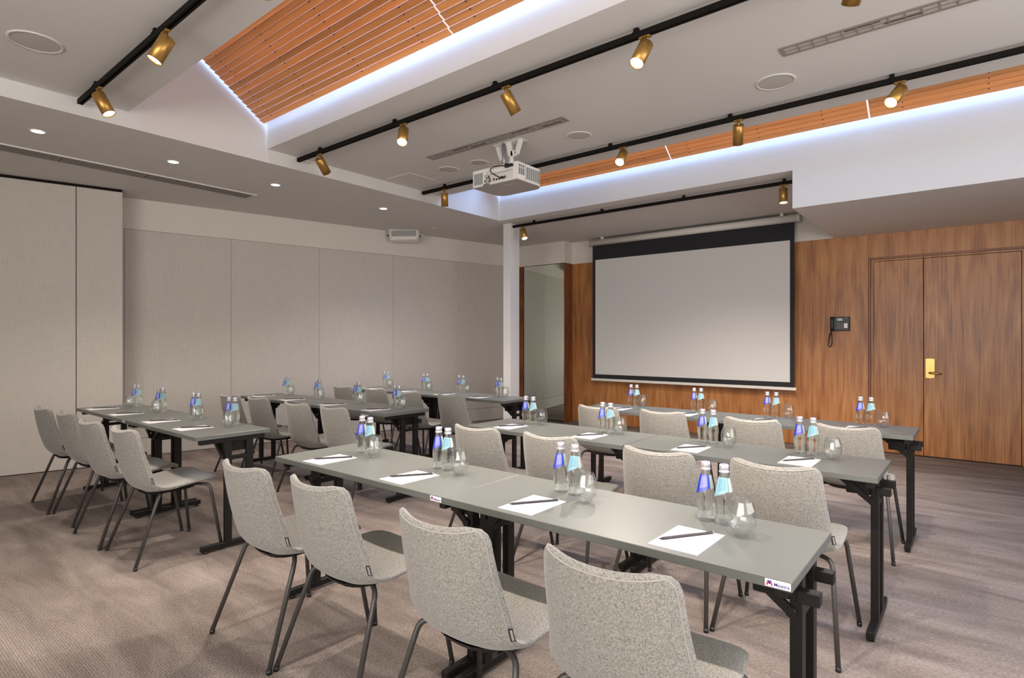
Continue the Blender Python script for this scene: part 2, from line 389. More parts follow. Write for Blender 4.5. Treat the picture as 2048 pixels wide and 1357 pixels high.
# ------------------------------------------------------------------ builders
class MB:
    def __init__(s):
        s.v = []; s.f = []; s.sm = []
    def add(s, vs, fs, smooth=False):
        n = len(s.v); s.v += [tuple(v) for v in vs]
        s.f += [tuple(i + n for i in f) for f in fs]; s.sm += [smooth] * len(fs)
        return s
    def box(s, x0, x1, y0, y1, z0, z1, mtx=None):
        vs = [Vector((x, y, z)) for z in (z0, z1) for y in (y0, y1) for x in (x0, x1)]
        if mtx: vs = [mtx @ v for v in vs]
        return s.add(vs, [(0, 2, 3, 1), (4, 5, 7, 6), (0, 1, 5, 4), (2, 6, 7, 3), (0, 4, 6, 2), (1, 3, 7, 5)])
    def cbox(s, x0, x1, y0, y1, z0, z1, c=0.003, mtx=None):
        """box with chamfered edges"""
        xs, ys, zs = (x0, x1), (y0, y1), (z0, z1)
        idx = {}; vs = []
        for i in (0, 1):
            for j in (0, 1):
                for k in (0, 1):
                    sx, sy, sz = (1 if i == 0 else -1), (1 if j == 0 else -1), (1 if k == 0 else -1)
                    p = (xs[i], ys[j], zs[k])
                    for a, q in (('x', (p[0], p[1] + sy * c, p[2] + sz * c)), ('y', (p[0] + sx * c, p[1], p[2] + sz * c)), ('z', (p[0] + sx * c, p[1] + sy * c, p[2]))):
                        idx[(i, j, k, a)] = len(vs); vs.append(Vector(q))
        F = []
        I = lambda *t: idx[t]
        F.append((I(0,0,0,'x'), I(0,0,1,'x'), I(0,1,1,'x'), I(0,1,0,'x')))
        F.append((I(1,0,0,'x'), I(1,1,0,'x'), I(1,1,1,'x'), I(1,0,1,'x')))
        F.append((I(0,0,0,'y'), I(1,0,0,'y'), I(1,0,1,'y'), I(0,0,1,'y')))
        F.append((I(0,1,0,'y'), I(0,1,1,'y'), I(1,1,1,'y'), I(1,1,0,'y')))
        F.append((I(0,0,0,'z'), I(0,1,0,'z'), I(1,1,0,'z'), I(1,0,0,'z')))
        F.append((I(0,0,1,'z'), I(1,0,1,'z'), I(1,1,1,'z'), I(0,1,1,'z')))
        for i in (0, 1):
            for j in (0, 1):
                F.append((I(i,j,0,'x'), I(i,j,0,'y'), I(i,j,1,'y'), I(i,j,1,'x')))
                F.append((I(i,0,j,'x'), I(i,0,j,'z'), I(i,1,j,'z'), I(i,1,j,'x')))
                F.append((I(0,i,j,'y'), I(0,i,j,'z'), I(1,i,j,'z'), I(1,i,j,'y')))
        for i in (0, 1):
            for j in (0, 1):
                for k in (0, 1):
                    F.append((I(i,j,k,'x'), I(i,j,k,'y'), I(i,j,k,'z')))
        if mtx: vs = [mtx @ v for v in vs]
        return s.add(vs, F)
    def tube(s, pts, r, n=10, cap=True, closed=False):
        pts = [Vector(p) for p in pts]; rs = r if isinstance(r, (list, tuple)) else [r] * len(pts)
        base = len(s.v); N = len(pts)
        up = None
        rings = []
        for i, p in enumerate(pts):
            if closed: d = (pts[(i + 1) % N] - pts[i - 1])
            elif i == 0: d = pts[1] - p
            elif i == N - 1: d = p - pts[i - 1]
            else: d = (pts[i + 1] - p).normalized() + (p - pts[i - 1]).normalized()
            d.normalize()
            if up is None:
                a = Vector((0, 0, 1)) if abs(d.z) < 0.9 else Vector((1, 0, 0))
                up = d.cross(a).normalized()
            up = (up - d * up.dot(d)).normalized()
            v2 = d.cross(up)
            rings.append([p + (up * cos(2 * pi * k / n) + v2 * sin(2 * pi * k / n)) * rs[i] for k in range(n)])
        vs = [q for R in rings for q in R]; F = []
        for i in range(N if closed else N - 1):
            j = (i + 1) % N
            for k in range(n):
                F.append((i * n + k, i * n + (k + 1) % n, j * n + (k + 1) % n, j * n + k))
        s.add(vs, F, True)
        if cap and not closed:
            s.f += [tuple(base + k for k in reversed(range(n))), tuple(base + (N - 1) * n + k for k in range(n))]; s.sm += [False, False]
        return s
    def cyl(s, a, b, r, n=16, r2=None, cap=True):
        return s.tube([a, b], [r, r if r2 is None else r2], n, cap)
    def lathe(s, prof, n=28, c=(0, 0, 0), fn=None, cap0=False, cap1=False):
        base = len(s.v); vs = []
        for i, (r, z) in enumerate(prof):
            for k in range(n):
                a = 2 * pi * k / n
                rr = r * (fn(a, z) if fn else 1)
                vs.append((c[0] + rr * cos(a), c[1] + rr * sin(a), c[2] + z))
        F = []
        for i in range(len(prof) - 1):
            for k in range(n):
                F.append((i * n + k, i * n + (k + 1) % n, (i + 1) * n + (k + 1) % n, (i + 1) * n + k))
        s.add(vs, F, True)
        if cap0: s.f.append(tuple(base + k for k in reversed(range(n)))); s.sm.append(False)
        if cap1: s.f.append(tuple(base + (len(prof) - 1) * n + k for k in range(n))); s.sm.append(False)
        return s
    def mesh(s, name, mat):
        me = bpy.data.meshes.new(name)
        me.from_pydata(s.v, [], s.f)
        me.polygons.foreach_set('use_smooth', s.sm)
        me.materials.append(mat); me.update()
        return me
    def obj(s, name, mat, parent=None, loc=None):
        o = bpy.data.objects.new(name, s.mesh(name, mat)); COL.objects.link(o)
        if parent: o.parent = parent
        if loc: o.location = loc
        return o


def tag(o, label, cat, group=None):
    o['label'] = label; o['category'] = cat
    if group: o['group'] = group
    return o

def empty(name, label=None, cat=None, loc=(0, 0, 0), rotz=0, group=None):
    o = bpy.data.objects.new(name, None); o.empty_display_size = 0.1; COL.objects.link(o)
    o.location = loc; o.rotation_euler = (0, 0, rotz)
    if label: tag(o, label, cat, group)
    return o

def struct(o, label=None):
    o['kind'] = 'structure'
    if label: o['label'] = label
    return o

def sbox(name, x0, x1, y0, y1, z0, z1, mat):
    return struct(MB().box(x0, x1, y0, y1, z0, z1).obj(name, mat))

def dup(o, parent=None):
    c = o.copy(); COL.objects.link(c)
    if parent: c.parent = parent
    for ch in o.children: dup(ch, c)
    return c

# ------------------------------------------------------------------ structure
HA, HB, HR = 3.088, 2.965, 2.60
XF = -5.057
XR, YB, TOP = 2.45, -2.9, 4.6
YW = 8.05

sbox('floor', -9.3, XR + 0.2, YB - 0.2, 10, -0.12, 0, M['carpet'])
sbox('ceiling', XF, XR, YB, 1.561, HA, TOP, M['paint'])
sbox('ceiling', XF, XR, 2.669, 4.881, HA, TOP, M['paint'])
sbox('ceiling', -9.3, XF, YB, 8.3, HB, TOP, M['paint'])
sbox('ceiling', XF, -1.385, 5.96, 8.3, HB, TOP, M['paint'])
sbox('ceiling', -1.385, XR, 5.96, 8.3, HR, TOP, M['paint'])
sbox('ceiling', -9.3, XR + 0.2, YB, 8.3, TOP, TOP + 0.1, M['paint'])
sbox('wall_back', -9.3, XR, YB - 0.15, YB, 0, TOP, M['plaster'])
sbox('wall_right', XR, XR + 0.15, YB, 8.3, 0, TOP, M['plaster'])

# left wall, turned 13 degrees, made of tall moveable panels
WA, WB = -8.079, 0.2334
ang = atan2(1, WB)                     # direction of the wall line (x = WA + WB*y)
wl = empty('wall_left'); struct(wl)
wl.location = (WA, 0, 0); wl.rotation_euler = (0, 0, ang - pi / 2)   # local Y runs along the wall, local X points into the room
lk = sqrt(1 + WB * WB)
struct(MB().box(-0.25, -0.02, -3.2, 8.6, 0, HB + 0.01).obj('wall_core', M['plaster'], wl))
MB().box(-0.02, 0.0, 1.0, 8.3, 2.612, HB + 0.005).obj('plaster_band', M['plaster'], wl)
seams = [1.15, 2.29, 3.3746, 4.4552, 5.535, 6.64, 7.70, 8.1]
for a, b in zip(seams[:-1], seams[1:]):
    MB().cbox(-0.02, 0.006, a * lk + 0.0015, b * lk - 0.0015, 0.212, 2.608, 0.0012).obj('panel', M['beige'], wl)
    MB().cbox(-0.02, 0.003, a * lk + 0.0015, b * lk - 0.0015, 0.008, 0.208, 0.0012).obj('bottom_rail', M['beige'], wl)
# stacked panels parked in front of that wall
P0 = Vector((-7.163 - 0.02, 2.165))
pk = empty('wall_partition'); struct(pk)
pa = atan2(1, 0.252)
pk.location = (-7.72 + 0.0, 0, 0); pk.rotation_euler = (0, 0, pa - pi / 2)
pl = sqrt(1 + 0.252 ** 2)
for a, b in ((-2.6, -1.4), (-1.4, -0.2), (-0.2, 0.72), (0.72, 1.775), (1.775, 2.165)):
    MB().cbox(-0.34, 0.0, a * pl + 0.003, b * pl - 0.003, 0.008, 2.935, 0.002).obj('panel', M['beige'], pk)
MB().box(-0.33, -0.012, -2.6 * pl, 2.16 * pl, 0.0, HB).obj('dark_joint', M['gap'], pk)

# front wall, wood veneer panels, plaster band above
wf = empty('wall_front'); struct(wf)
MB().box(-6.5, -1.385, YW, YW + 0.15, 2.607, HB + 0.005).obj('plaster_band', M['plaster'], wf)
MB().box(-5.3, XR, YW + 0.12, YW + 0.2, 0, 2.65).obj('wall_core', M['gap'], wf)
wp = [-5.25, -4.05, -2.84, -1.635, -1.032]
for a, b in zip(wp[:-1], wp[1:]):
    MB().cbox(a + 0.0006, b - 0.0006, YW, YW + 0.12, 0.006, 2.606, 0.0008).obj('panel', M['walnut'], wf)
MB().cbox(-1.0315, 0.41, YW, YW + 0.12, 2.327, 2.606, 0.0008).obj('panel', M['walnut'], wf)
MB().cbox(0.41, XR, YW, YW + 0.12, 0.006, 2.606, 0.0008).obj('panel', M['walnut'], wf)

# double door
d = empty('door_1'); struct(d)
MB().box(-1.028, 0.408, YW + 0.10, YW + 0.118, 0, 2.325).obj('backing', M['gap'], d)
MB().box(-1.030, -1.010, YW + 0.004, YW + 0.1, 0.006, 2.326).box(0.386, 0.409, YW + 0.004, YW + 0.1, 0.006, 2.326).box(-1.01, 0.386, YW + 0.004, YW + 0.1, 2.305, 2.326).obj('jamb', M['walnut_shaded'], d)  # jamb colour carries the deep shadow of the reveal
MB().box(-1.009, -0.982, YW + 0.042, YW + 0.1, 0.006, 2.304).box(0.354, 0.385, YW + 0.042, YW + 0.1, 0.006, 2.304).box(-0.982, 0.354, YW + 0.042, YW + 0.1, 2.284, 2.304).obj('door_frame', M['walnut'], d)
MB().cbox(-0.979, -0.4965, YW + 0.046, YW + 0.09, 0.012, 2.279, 0.001).obj('leaf', M['walnut'], d)
lf = MB().cbox(-0.4895, 0.349, YW + 0.046, YW + 0.09, 0.012, 2.279, 0.001).obj('leaf', M['walnut'], d)
hp = MB()
hz0, hz1, hx0, hx1 = 0.905, 1.13, -0.473, -0.391
pts = []
for t in range(9):
    u = t / 8; pts.append((hx0 + (hx1 - hx0) * u, hz1 - 0.006 * (2 * u - 1) ** 2))
for t in range(9):
    u = t / 8; pts.append((hx1 + (hx0 - hx1) * u, hz0 + 0.006 * (2 * u - 1) ** 2))
n = len(pts)
hp.add([(x, YW + 0.046, z) for x, z in pts] + [(x, YW + 0.034, z) for x, z in pts], [tuple(range(n, 2 * n))] + [(i, (i + 1) % n, n + (i + 1) % n, n + i) for i in range(n)])
plate = hp.obj('handle_plate', M['brass'], d)
MB().cyl((-0.432, YW + 0.036, 1.018), (-0.432, YW + 0.022, 1.018), 0.009, 14).obj('keyhole', M['brass'], plate)
MB().tube([(-0.434, YW + 0.036, 0.968), (-0.434, YW - 0.031, 0.968), (-0.42, YW - 0.038, 0.968), (-0.37, YW - 0.038, 0.965), (-0.322, YW - 0.036, 0.960)], [0.012, 0.011, 0.012, 0.012, 0.008], 12).obj('lever', M['brass'], plate)

# pier with tinted mirror
pier = struct(empty('pillar_mirror'))
MB().box(-6.6, -5.25, 7.825, 8.2, 2.612, HB + 0.005).obj('plaster_band', M['plaster'], pier)
MB().box(-6.6, -5.262, 7.84, 8.2, 0.0, 2.612).obj('core', M['gap'], pier)
MB().cbox(-5.262, -5.25, 7.82, 8.05, 0.004, 2.606, 0.0008).obj('side_board', M['walnut_shaded'], pier)
MB().cbox(-6.185, -6.105, 7.815, 7.84, 0.004, 2.612, 0.0008).obj('edge_board', M['walnut_shaded'], pier)
MB().cbox(-6.088, -5.264, 7.822, 7.838, 0.02, 2.602, 0.0005).obj('mirror_pane', M['mirror'], pier)

# white column under the ceiling corner
cb = MB().cbox(-5.172, -5.045, 6.17, 6.372, 0.0, HB, 0.002).obj('pillar', M['column']); struct(cb)
MB().box(-6.11, -6.09, 7.826, 7.84, 0.0, 2.6).obj('shadow_gap', M['gap'], pier)

# ------------------------------------------------------------------ wooden louvres in the roof lights
PITCH = 0.0485
TANS = 0.73
SA = math.atan(TANS)
def louvre(x0, x1, yb, zb, nsl, rivs, lab, tilt, hh):
    root = empty('louver_panel', lab, 'ceiling louver', (x0, yb, zb), 0, 'timber louvre panels in the roof lights')
    Lx = x1 - x0
    # one slat: long axis X; local frame: s (up the slope), n (normal towards the room)
    me = MB().cbox(0, Lx, -hh, hh, -0.003, 0.003, 0.001).mesh('slat', M['slat'])
    mrm = MB().cyl((0, -0.019, -0.003), (0, -0.019, -0.006), 0.0055, 8).mesh('rivet', M['vent_dark'])
    for i in range(nsl):
        o = bpy.data.objects.new('slat', me); COL.objects.link(o); o.parent = root
        s = PITCH * (i + 0.5)
        o.location = (0, -s * cos(SA), s * sin(SA))
        # slope goes towards -Y and up; tilt a little so that each board laps the next
        o.rotation_euler = (-(SA - radians(tilt)), 0, 0)
        for xr in rivs:
            if x0 + 0.02 < xr < x1 - 0.02:
                r = bpy.data.objects.new('rivet', mrm); COL.objects.link(r); r.parent = o; r.location = (xr - x0, 0, 0)
    return root
R1v = [-4.831, -4.182, -3.522, -2.868, -2.394, -1.70, -1.05, -0.4, 0.25, 0.9]
R2v = [-4.83, -4.18, -3.527, -2.86, -2.364, -1.662, -1.1, -0.5, 0.06, 0.6, 1.2, 1.8]
louvre(-5.03, -2.628, 2.622, 3.299, 26, R1v, 'orange timber louvre of long slats against the fascia, beside the lower ceiling', 14.5, 0.0249)
louvre(-2.616, 0.35, 2.622, 3.299, 26, R1v, 'orange timber louvre of long slats at the top edge of the photo', 14.5, 0.0249)
louvre(-5.03, -2.589, 5.91, 3.295, 9, R2v, 'orange timber louvre strip partly hidden by the projector', 8.0, 0.0262)
louvre(-2.577, -0.753, 5.91, 3.295, 9, R2v, 'orange timber louvre strip above the projection screen', 8.0, 0.0262)
louvre(-0.741, 1.35, 5.91, 3.295, 9, R2v, 'orange timber louvre strip over the double door side', 8.0, 0.0262)
# closing boards behind the slats that stay out of view
sbox('ceiling', XF, XR, 4.884, 5.30, 3.86, 3.90, M['paint'])

# ------------------------------------------------------------------ tracks and spotlights
def track(x0, x1, y, ztop_ceiling, lab):
    zc = ztop_ceiling
    t = empty('light_track', lab, 'light track', (x0, y, zc), 0, 'black ceiling light tracks')
    L = x1 - x0
    MB().box(0, L, -0.017, -0.006, -0.058, -0.026).box(0, L, 0.006, 0.017, -0.058, -0.026).box(0, L, -0.006, 0.006, -0.034, -0.026).obj('rail', M['track'], t)
    MB().cbox(-0.012, 0.0, -0.018, 0.018, -0.060, -0.024, 0.002).obj('end_cap', M['track'], t)
    MB().box(0, L, -0.004, -0.0032, -0.05, -0.035).obj('conductor', M['grey_metal'], t)
    x = 0.35
    while x < L:
        MB().box(x - 0.014, x + 0.014, -0.012, 0.012, -0.03, 0.0).box(x - 0.018, x + 0.018, -0.02, 0.02, -0.036, -0.024).obj('hanger', M['track'], t)
        x += 1.05
    return t
track(-4.995, 1.9, 1.245, HA, 'black track on the ceiling beside the first timber louvre, over two lit spotlights')
track(-4.995, 1.9, 2.95, HA, 'black track running along the ceiling between the louvre and the air vents')
track(-4.995, 1.9, 4.52, HA, 'black track passing behind the projector, in front of the second louvre')
track(-5.02, -1.39, 6.22, HB, 'shorter black track in the bay above the projection screen')

def fwd():
    return Vector((-sin(TH), cos(TH), 0)), Vector((cos(TH), sin(TH), 0))
def ray(px, py):
    f, r = fwd()
    return f + r * ((px - 1024) / FPX) + Vector((0, 0, 1)) * (-(py - 682.5) / FPX)
def aim(pivot, px, py, length, far):
    """direction from a pivot such that its end, at this length, stands where the photo shows the lamp's mouth"""
    dr = ray(px, py); o = Vector((0, 0, H)); m = o - pivot
    a = dr.dot(dr); b = 2 * dr.dot(m); c = m.dot(m) - length ** 2
    disc = b * b - 4 * a * c
    if disc < 0: t = -b / (2 * a)
    else: t = (-b + (1 if far else -1) * sqrt(disc)) / (2 * a)
    return (o + dr * t - pivot).normalized()

def spotlight(x, y, zc, direction, lab, power=None, pos_w=None):
    """track spotlight: adapter with two wings, stem, cylinder head, glowing lens"""
    t = empty('track_spotlight', lab, 'spotlight', (x, y, zc - 0.058), 0, 'gold cylinder spotlights on the black tracks')
    MB().cbox(-0.030, 0.030, -0.012, 0.012, -0.008, 0.0, 0.002).cbox(-0.034, -0.014, -0.014, 0.014, -0.014, -0.002, 0.003).cbox(0.014, 0.034, -0.014, 0.014, -0.014, -0.002, 0.003).obj('adapter', M['gold'], t)
    MB().cyl((0, 0, -0.006), (0, 0, -0.058), 0.0105, 14).obj('stem', M['gold'], t)
    q = direction.to_track_quat('-Z', 'Y')
    R, Lh = 0.040, 0.150
    head = MB().lathe([(0.0, 0.022), (R - 0.003, 0.022), (R, 0.019), (R, 0.022 - Lh), (R - 0.003, 0.022 - Lh), (R - 0.003, 0.034 - Lh)], 28).obj('head', M['gold'], t, (0, 0, -0.062))
    head.rotation_mode = 'QUATERNION'; head.rotation_quaternion = q
    MB().lathe([(0.0, 0.030 - Lh), (R - 0.004, 0.030 - Lh)], 24).obj('lens', M['lens'], head)
    l = bpy.data.lights.new('spot_lamp', 'SPOT'); l.energy = power or SPOT_W; l.color = WARM
    l.spot_size = radians(78); l.spot_blend = 0.85; l.shadow_soft_size = 0.03
    lo = bpy.data.objects.new('spot_lamp', l); COL.objects.link(lo); lo.parent = head; lo.location = (0, 0, 0.018 - Lh)
    return t
PZ = 0.12
def spv(x, y, zc): return Vector((x, y, zc - PZ))
spots = [
 (-4.576, 1.245, HA, (217, 226), 0.118, False, 'lit gold spotlight at the end of the track over the lower ceiling edge'),
 (-3.45, 1.245, HA, (310, 118), 0.118, False, 'lit gold spotlight, larger one on the track beside the round ceiling speaker'),
 (-4.645, 2.95, HA, (654, 347), 0.128, True, 'gold spotlight turned away at the far end of the middle track'),
 (-3.49, 2.95, HA, (804, 285), 0.128, False, 'dazzling spotlight facing the camera above the slot air vent end'),
 (-2.445, 2.95, HA, (1034, 230), 0.128, True, 'gold spotlight tilted away above the projector'),
 (-1.443, 2.95, HA, (1273, 127), 0.128, False, 'dazzling spotlight facing the camera beside the large round ceiling speaker'),
 (-0.41, 2.95, HA, (1700, 12), 0.135, True, 'gold spotlight cut by the top edge of the photo'),
 (-4.648, 4.52, HA, (889.5, 415), 0.128, True, 'gold spotlight hanging straight down at the track end before the projector'),
 (-2.42, 4.52, HA, (1239, 325), 0.128, False, 'dazzling spotlight in front of the second louvre, by the projector'),
 (-1.432, 4.52, HA, (1476, 289), 0.128, True, 'gold spotlight hanging straight down before the second louvre'),
 (-0.401, 4.52, HA, (1781, 206), 0.128, False, 'dazzling spotlight in front of the second louvre, over the door side'),
 (-4.86, 6.22, HB, None, 2, False, 'small lit spotlight beside the white pillar head'),
 (-1.53, 6.22, HB, None, 1, False, 'lit spotlight over the corner of the projection screen casing'),
 (-2.44, 1.245, HA, None, 0, False, 'gold spotlight on the track beyond the first louvre, above the room'),  # from here on, unseen fixtures added to help light the room
 (-1.43, 1.245, HA, None, 0, False, 'gold spotlight on the track near the camera position, tilted to the tables'),
 (-0.30, 1.245, HA, None, 0, False, 'gold spotlight on the track directly above the aisle chairs'),
]
DBG = []
for (x, y, zc, px, ln, far, lab) in spots:
    p = spv(x, y, zc)
    if px: dr = aim(p, px[0], px[1], ln, far)
    else: dr = Vector({0: (0.15, 0.45, -0.9), 1: (0.05, -0.12, -1.0), 2: (0.40, -0.20, -0.95)}[ln]).normalized()
    DBG.append((lab[:40], tuple(round(c, 2) for c in dr)))
    pw = SPOT_W * (0.75 if zc == HB else (1.35 if x > -3 else 0.5) if far else (0.9 if x > -3 else 0.7))
    spotlight(x, y, zc, dr, lab, pw)
for q in DBG: print('SPOT', q)

# recessed downlights in the lower ceiling
for i, (x, y, lab) in enumerate([(-5.69, 1.143, 'recessed round downlight, first in the row above the parked panels'), (-5.70, 2.117, 'recessed round downlight, second in the row beside the slot vent'),
                    (-5.71, 3.103, 'recessed round downlight, third in the row past the vent end'), (-5.70, 4.498, 'recessed round downlight, last in the row before the wall speaker')]):
    t = empty('downlight', lab, 'downlight', (x, y, HB), 0, 'recessed downlights of the lower ceiling')
    MB().lathe([(0.042, 0.0), (0.042, -0.004), (0.054, -0.004), (0.056, 0.0)], 32).obj('trim_ring', M['white_plastic'], t)
    MB().lathe([(0.0, -0.0015), (0.0425, -0.0015)], 32).obj('lens', M['downlens'], t)
    l = bpy.data.lights.new('downlight_lamp', 'SPOT'); l.energy = DOWN_W; l.color = WARM; l.spot_size = radians(110); l.spot_blend = 0.9; l.shadow_soft_size = 0.04
    lo = bpy.data.objects.new('downlight_lamp', l); COL.objects.link(lo); lo.parent = t; lo.location = (0, 0, -0.012)

# round ceiling speakers
for x, y, r, lab in [(-4.30, 0.855, 0.135, 'large round ceiling speaker near the first black track'), (-1.07, 4.15, 0.128, 'round ceiling speaker between the long air vent and the black track'),
                     (-2.66, 4.18, 0.112, 'round ceiling speaker above the projector'), (-4.22, 4.16, 0.112, 'round ceiling speaker beside the ceiling hatch'),
                     (-3.82, 4.19, 0.098, 'round ceiling speaker partly behind the projector bracket')]:
    t = empty('ceiling_speaker', lab, 'ceiling speaker', (x, y, HA), 0, 'round flush ceiling speakers')
    MB().lathe([(r, 0.0), (r - 0.002, -0.005), (r - 0.016, -0.006), (r - 0.018, -0.003)], 48).obj('rim', M['paint'], t)
    MB().lathe([(0.0, -0.0055), (r * 0.6, -0.005), (r - 0.0175, -0.003)], 48).obj('grille', M['speaker_grey'], t)

# linear air vents in the upper ceiling
def slot_vent(x0, x1, y0, y1, lab):
    t = empty('air_vent', lab, 'air vent', (x0, y0, HA), 0, 'slot air vents in the upper ceiling')
    L, Wd = x1 - x0, y1 - y0
    MB().box(0.004, L - 0.004, 0.004, Wd - 0.004, -0.0012, 0.0).obj('slot_back', M['vent_slot'], t)
    MB().cbox(0, L, 0, 0.022, -0.006, 0, 0.0015).cbox(0, L, Wd - 0.022, Wd, -0.006, 0, 0.0015).cbox(0, 0.022, 0.022, Wd - 0.022, -0.006, 0, 0.001).cbox(L - 0.022, L, 0.022, Wd - 0.022, -0.006, 0, 0.001).obj('frame', M['vent_grey'], t)
    MB().cbox(0.022, L - 0.022, Wd / 2 - 0.006, Wd / 2 + 0.006, -0.006, 0, 0.001).obj('divider', M['vent_grey'], t)
    n = int((L - 0.05) / 0.075)
    me = MB().box(-0.003, 0.003, 0.022, Wd / 2 - 0.006, -0.005, 0).box(-0.003, 0.003, Wd / 2 + 0.006, Wd - 0.022, -0.005, 0).mesh('fin', M['vent_grey'])
    for i in range(1, n):
        o = bpy.data.objects.new('fin', me); COL.objects.link(o); o.parent = t; o.location = (0.025 + i * (L - 0.05) / n, 0, 0)
    me2 = MB().box(0, (L - 0.05) / n * 2.3, 0.027, 0.040, -0.0035, -0.001).mesh('blade', M['vent_dark'])
    for i, (a, s_) in enumerate([(0.22, 0), (0.34, 1), (0.66, 0), (0.85, 1)]):
        o = bpy.data.objects.new('blade', me2); COL.objects.link(o); o.parent = t; o.location = (L * a, 0.0 if s_ == 0 else Wd / 2 - 0.014, 0)
slot_vent(-4.10, -2.53, 3.735, 3.84, 'narrow slot air vent crossing behind the projector bracket')
slot_vent(-0.935, 0.62, 3.685, 3.805, 'narrow slot air vent running out of the top edge of the photo')

# long slot vent in the lower ceiling
t = empty('slot_grille', 'long dark slot grille in the lower ceiling above the parked panels', 'air vent', (-6.49, -1.2, HB))
Lv = 3.167 + 1.2
MB().cbox(0, 0.215, 0, Lv, -0.006, 0, 0.0015).obj('frame', M['vent_grey'], t)
MB().cbox(0.205, 0.232, 0, Lv + 0.02, -0.010, 0, 0.002).obj('white_edge', M['white_plastic'], t)
sg = [0.0, 0.62, 1.2, 1.9, 2.62, 3.30, 3.75, Lv]
for a, b in zip(sg[:-1], sg[1:]):
    g = MB()
    g.box(0.02, 0.195, a + 0.02, b - 0.02, -0.008, -0.005)
    o = g.obj('insert', M['vent_dark'], t)
    rb = MB()
    for k in range(4): rb.box(0.04 + k * 0.042, 0.052 + k * 0.042, a + 0.025, b - 0.025, -0.012, -0.007)
    rb.obj('blade', M['vent_grey'], o)

# ceiling hatch with lock, sprinkler plates
t = empty('ceiling_hatch', 'flush square access hatch with a tiny lock in the upper ceiling corner', 'access hatch', (-4.97, 3.98, HA))
MB().cbox(0, 0.36, 0, 0.36, -0.0035, 0, 0.0012).obj('door', M['paint'], t)
MB().cyl((0.30, 0.20, -0.003), (0.30, 0.20, -0.007), 0.009, 12).obj('lock', M['vent_grey'], t)
MB().box(-0.006, 0.366, -0.006, -0.002, -0.003, 0).box(-0.006, 0.366, 0.362, 0.366, -0.003, 0).box(-0.006, -0.002, -0.006, 0.366, -0.003, 0).box(0.362, 0.366, -0.006, 0.366, -0.003, 0).obj('frame', M['white_plastic'], t)
for px, py, lab in ((870, 458, 'small flush plate in the lower ceiling beside the wall speaker'), (940, 478, 'small flush plate in the lower ceiling next to the pillar')):
    dr = ray(px, py); tt = (HB - H) / dr.z
    t = empty('ceiling_plate', lab, 'ceiling plate', (dr.x * tt, dr.y * tt, HB))
    MB().lathe([(0.0, -0.004), (0.045, -0.004), (0.048, 0)], 24).obj('plate', M['paint'], t)
    MB().cyl((0, 0, -0.004), (0, 0, -0.012), 0.010, 10).obj('sensor', M['vent_grey'], t)

# ------------------------------------------------------------------ projector
pr = empty('projector', 'white ceiling projector with cable and vents seen from behind', 'projector', (-3.24, 3.94, 2.76))
x0, x1, y0, y1, z0, z1 = -0.255, 0.250, -0.19, 0.19, -0.075, 0.076
def rr_prism(mb, xa, xb, ya, yb, za, zb, r, only_front=True, n=6):
    pts = [(xa, ya), (xb, ya)]
    for (cx_, cy_, a0) in ((xb - r, yb - r, 0), (xa + r, yb - r, 90)):
        for k in range(n + 1):
            a = radians(a0 + 90 * k / n); pts.append((cx_ + r * cos(a), cy_ + r * sin(a)))
    m = len(pts)
    mb.add([(x, y, za) for x, y in pts] + [(x, y, zb) for x, y in pts], [tuple(reversed(range(m))), tuple(range(m, 2 * m))] + [(i, (i + 1) % m, m + (i + 1) % m, m + i) for i in range(m)])
    return mb
rr_prism(MB(), x0, x1, y0, y1, z0 + 0.006, z1, 0.09).obj('body', M['white_plastic'], pr)
rr_prism(MB(), x0 + 0.003, x1 - 0.003, y0 + 0.003, y1 - 0.003, z0, z0 + 0.006, 0.09).obj('underside', M['proj_bottom'], pr)
MB().cbox(0.02, 0.12, -0.11, -0.085, z0 - 0.001, z0 + 0.002, 0.0005).obj('nameplate', M['vent_slot'], pr)
# rear grille at the -X end of the rear face
for k in range(5):
    xa = x0 + 0.016 + k * 0.021
    MB().cbox(xa, xa + 0.014, y0 - 0.002, y0 + 0.004, z0 + 0.022, z1 - 0.028, 0.001).obj('vent_slot', M['proj_vent'], pr)
# recessed connector panel
pn = MB().cbox(x0 + 0.135, x1 - 0.045, y0 - 0.0015, y0 + 0.004, z0 + 0.018, z0 + 0.088, 0.001).obj('connector_panel', M['screen_case'], pr)
MB().box(x0 + 0.135, x1 - 0.045, y0 - 0.004, y0, z0 + 0.088, z0 + 0.091).obj('panel_lip', M['vent_grey'], pn)
for (cx_, cz_, w_, h_) in ((0.16, 0.06, .012, .012), (0.18, 0.062, .018, .018), (0.16, 0.042, .01, .01), (0.19, 0.046, .02, .012), (0.16, 0.022, .01, .01), (0.185, 0.026, .028, .014), (0.24, 0.03, .014, .02), (0.27, 0.028, .02, .014), (0.30, 0.028, .02, .014), (0.33, 0.03, .012, .008), (0.37, 0.035, .012, .016), (0.14, 0.030, .012, .018)):
    MB().box(x0 + cx_, x0 + cx_ + w_, y0 - 0.004, y0, z0 + cz_, z0 + cz_ + h_).obj('connector', M['plastic'], pn)
MB().cbox(x0 + 0.13, x0 + 0.20, y0 - 0.012, y0, z0 - 0.002, z0 + 0.016, 0.002).obj('cable_clamp', M['grey_metal'], pr)
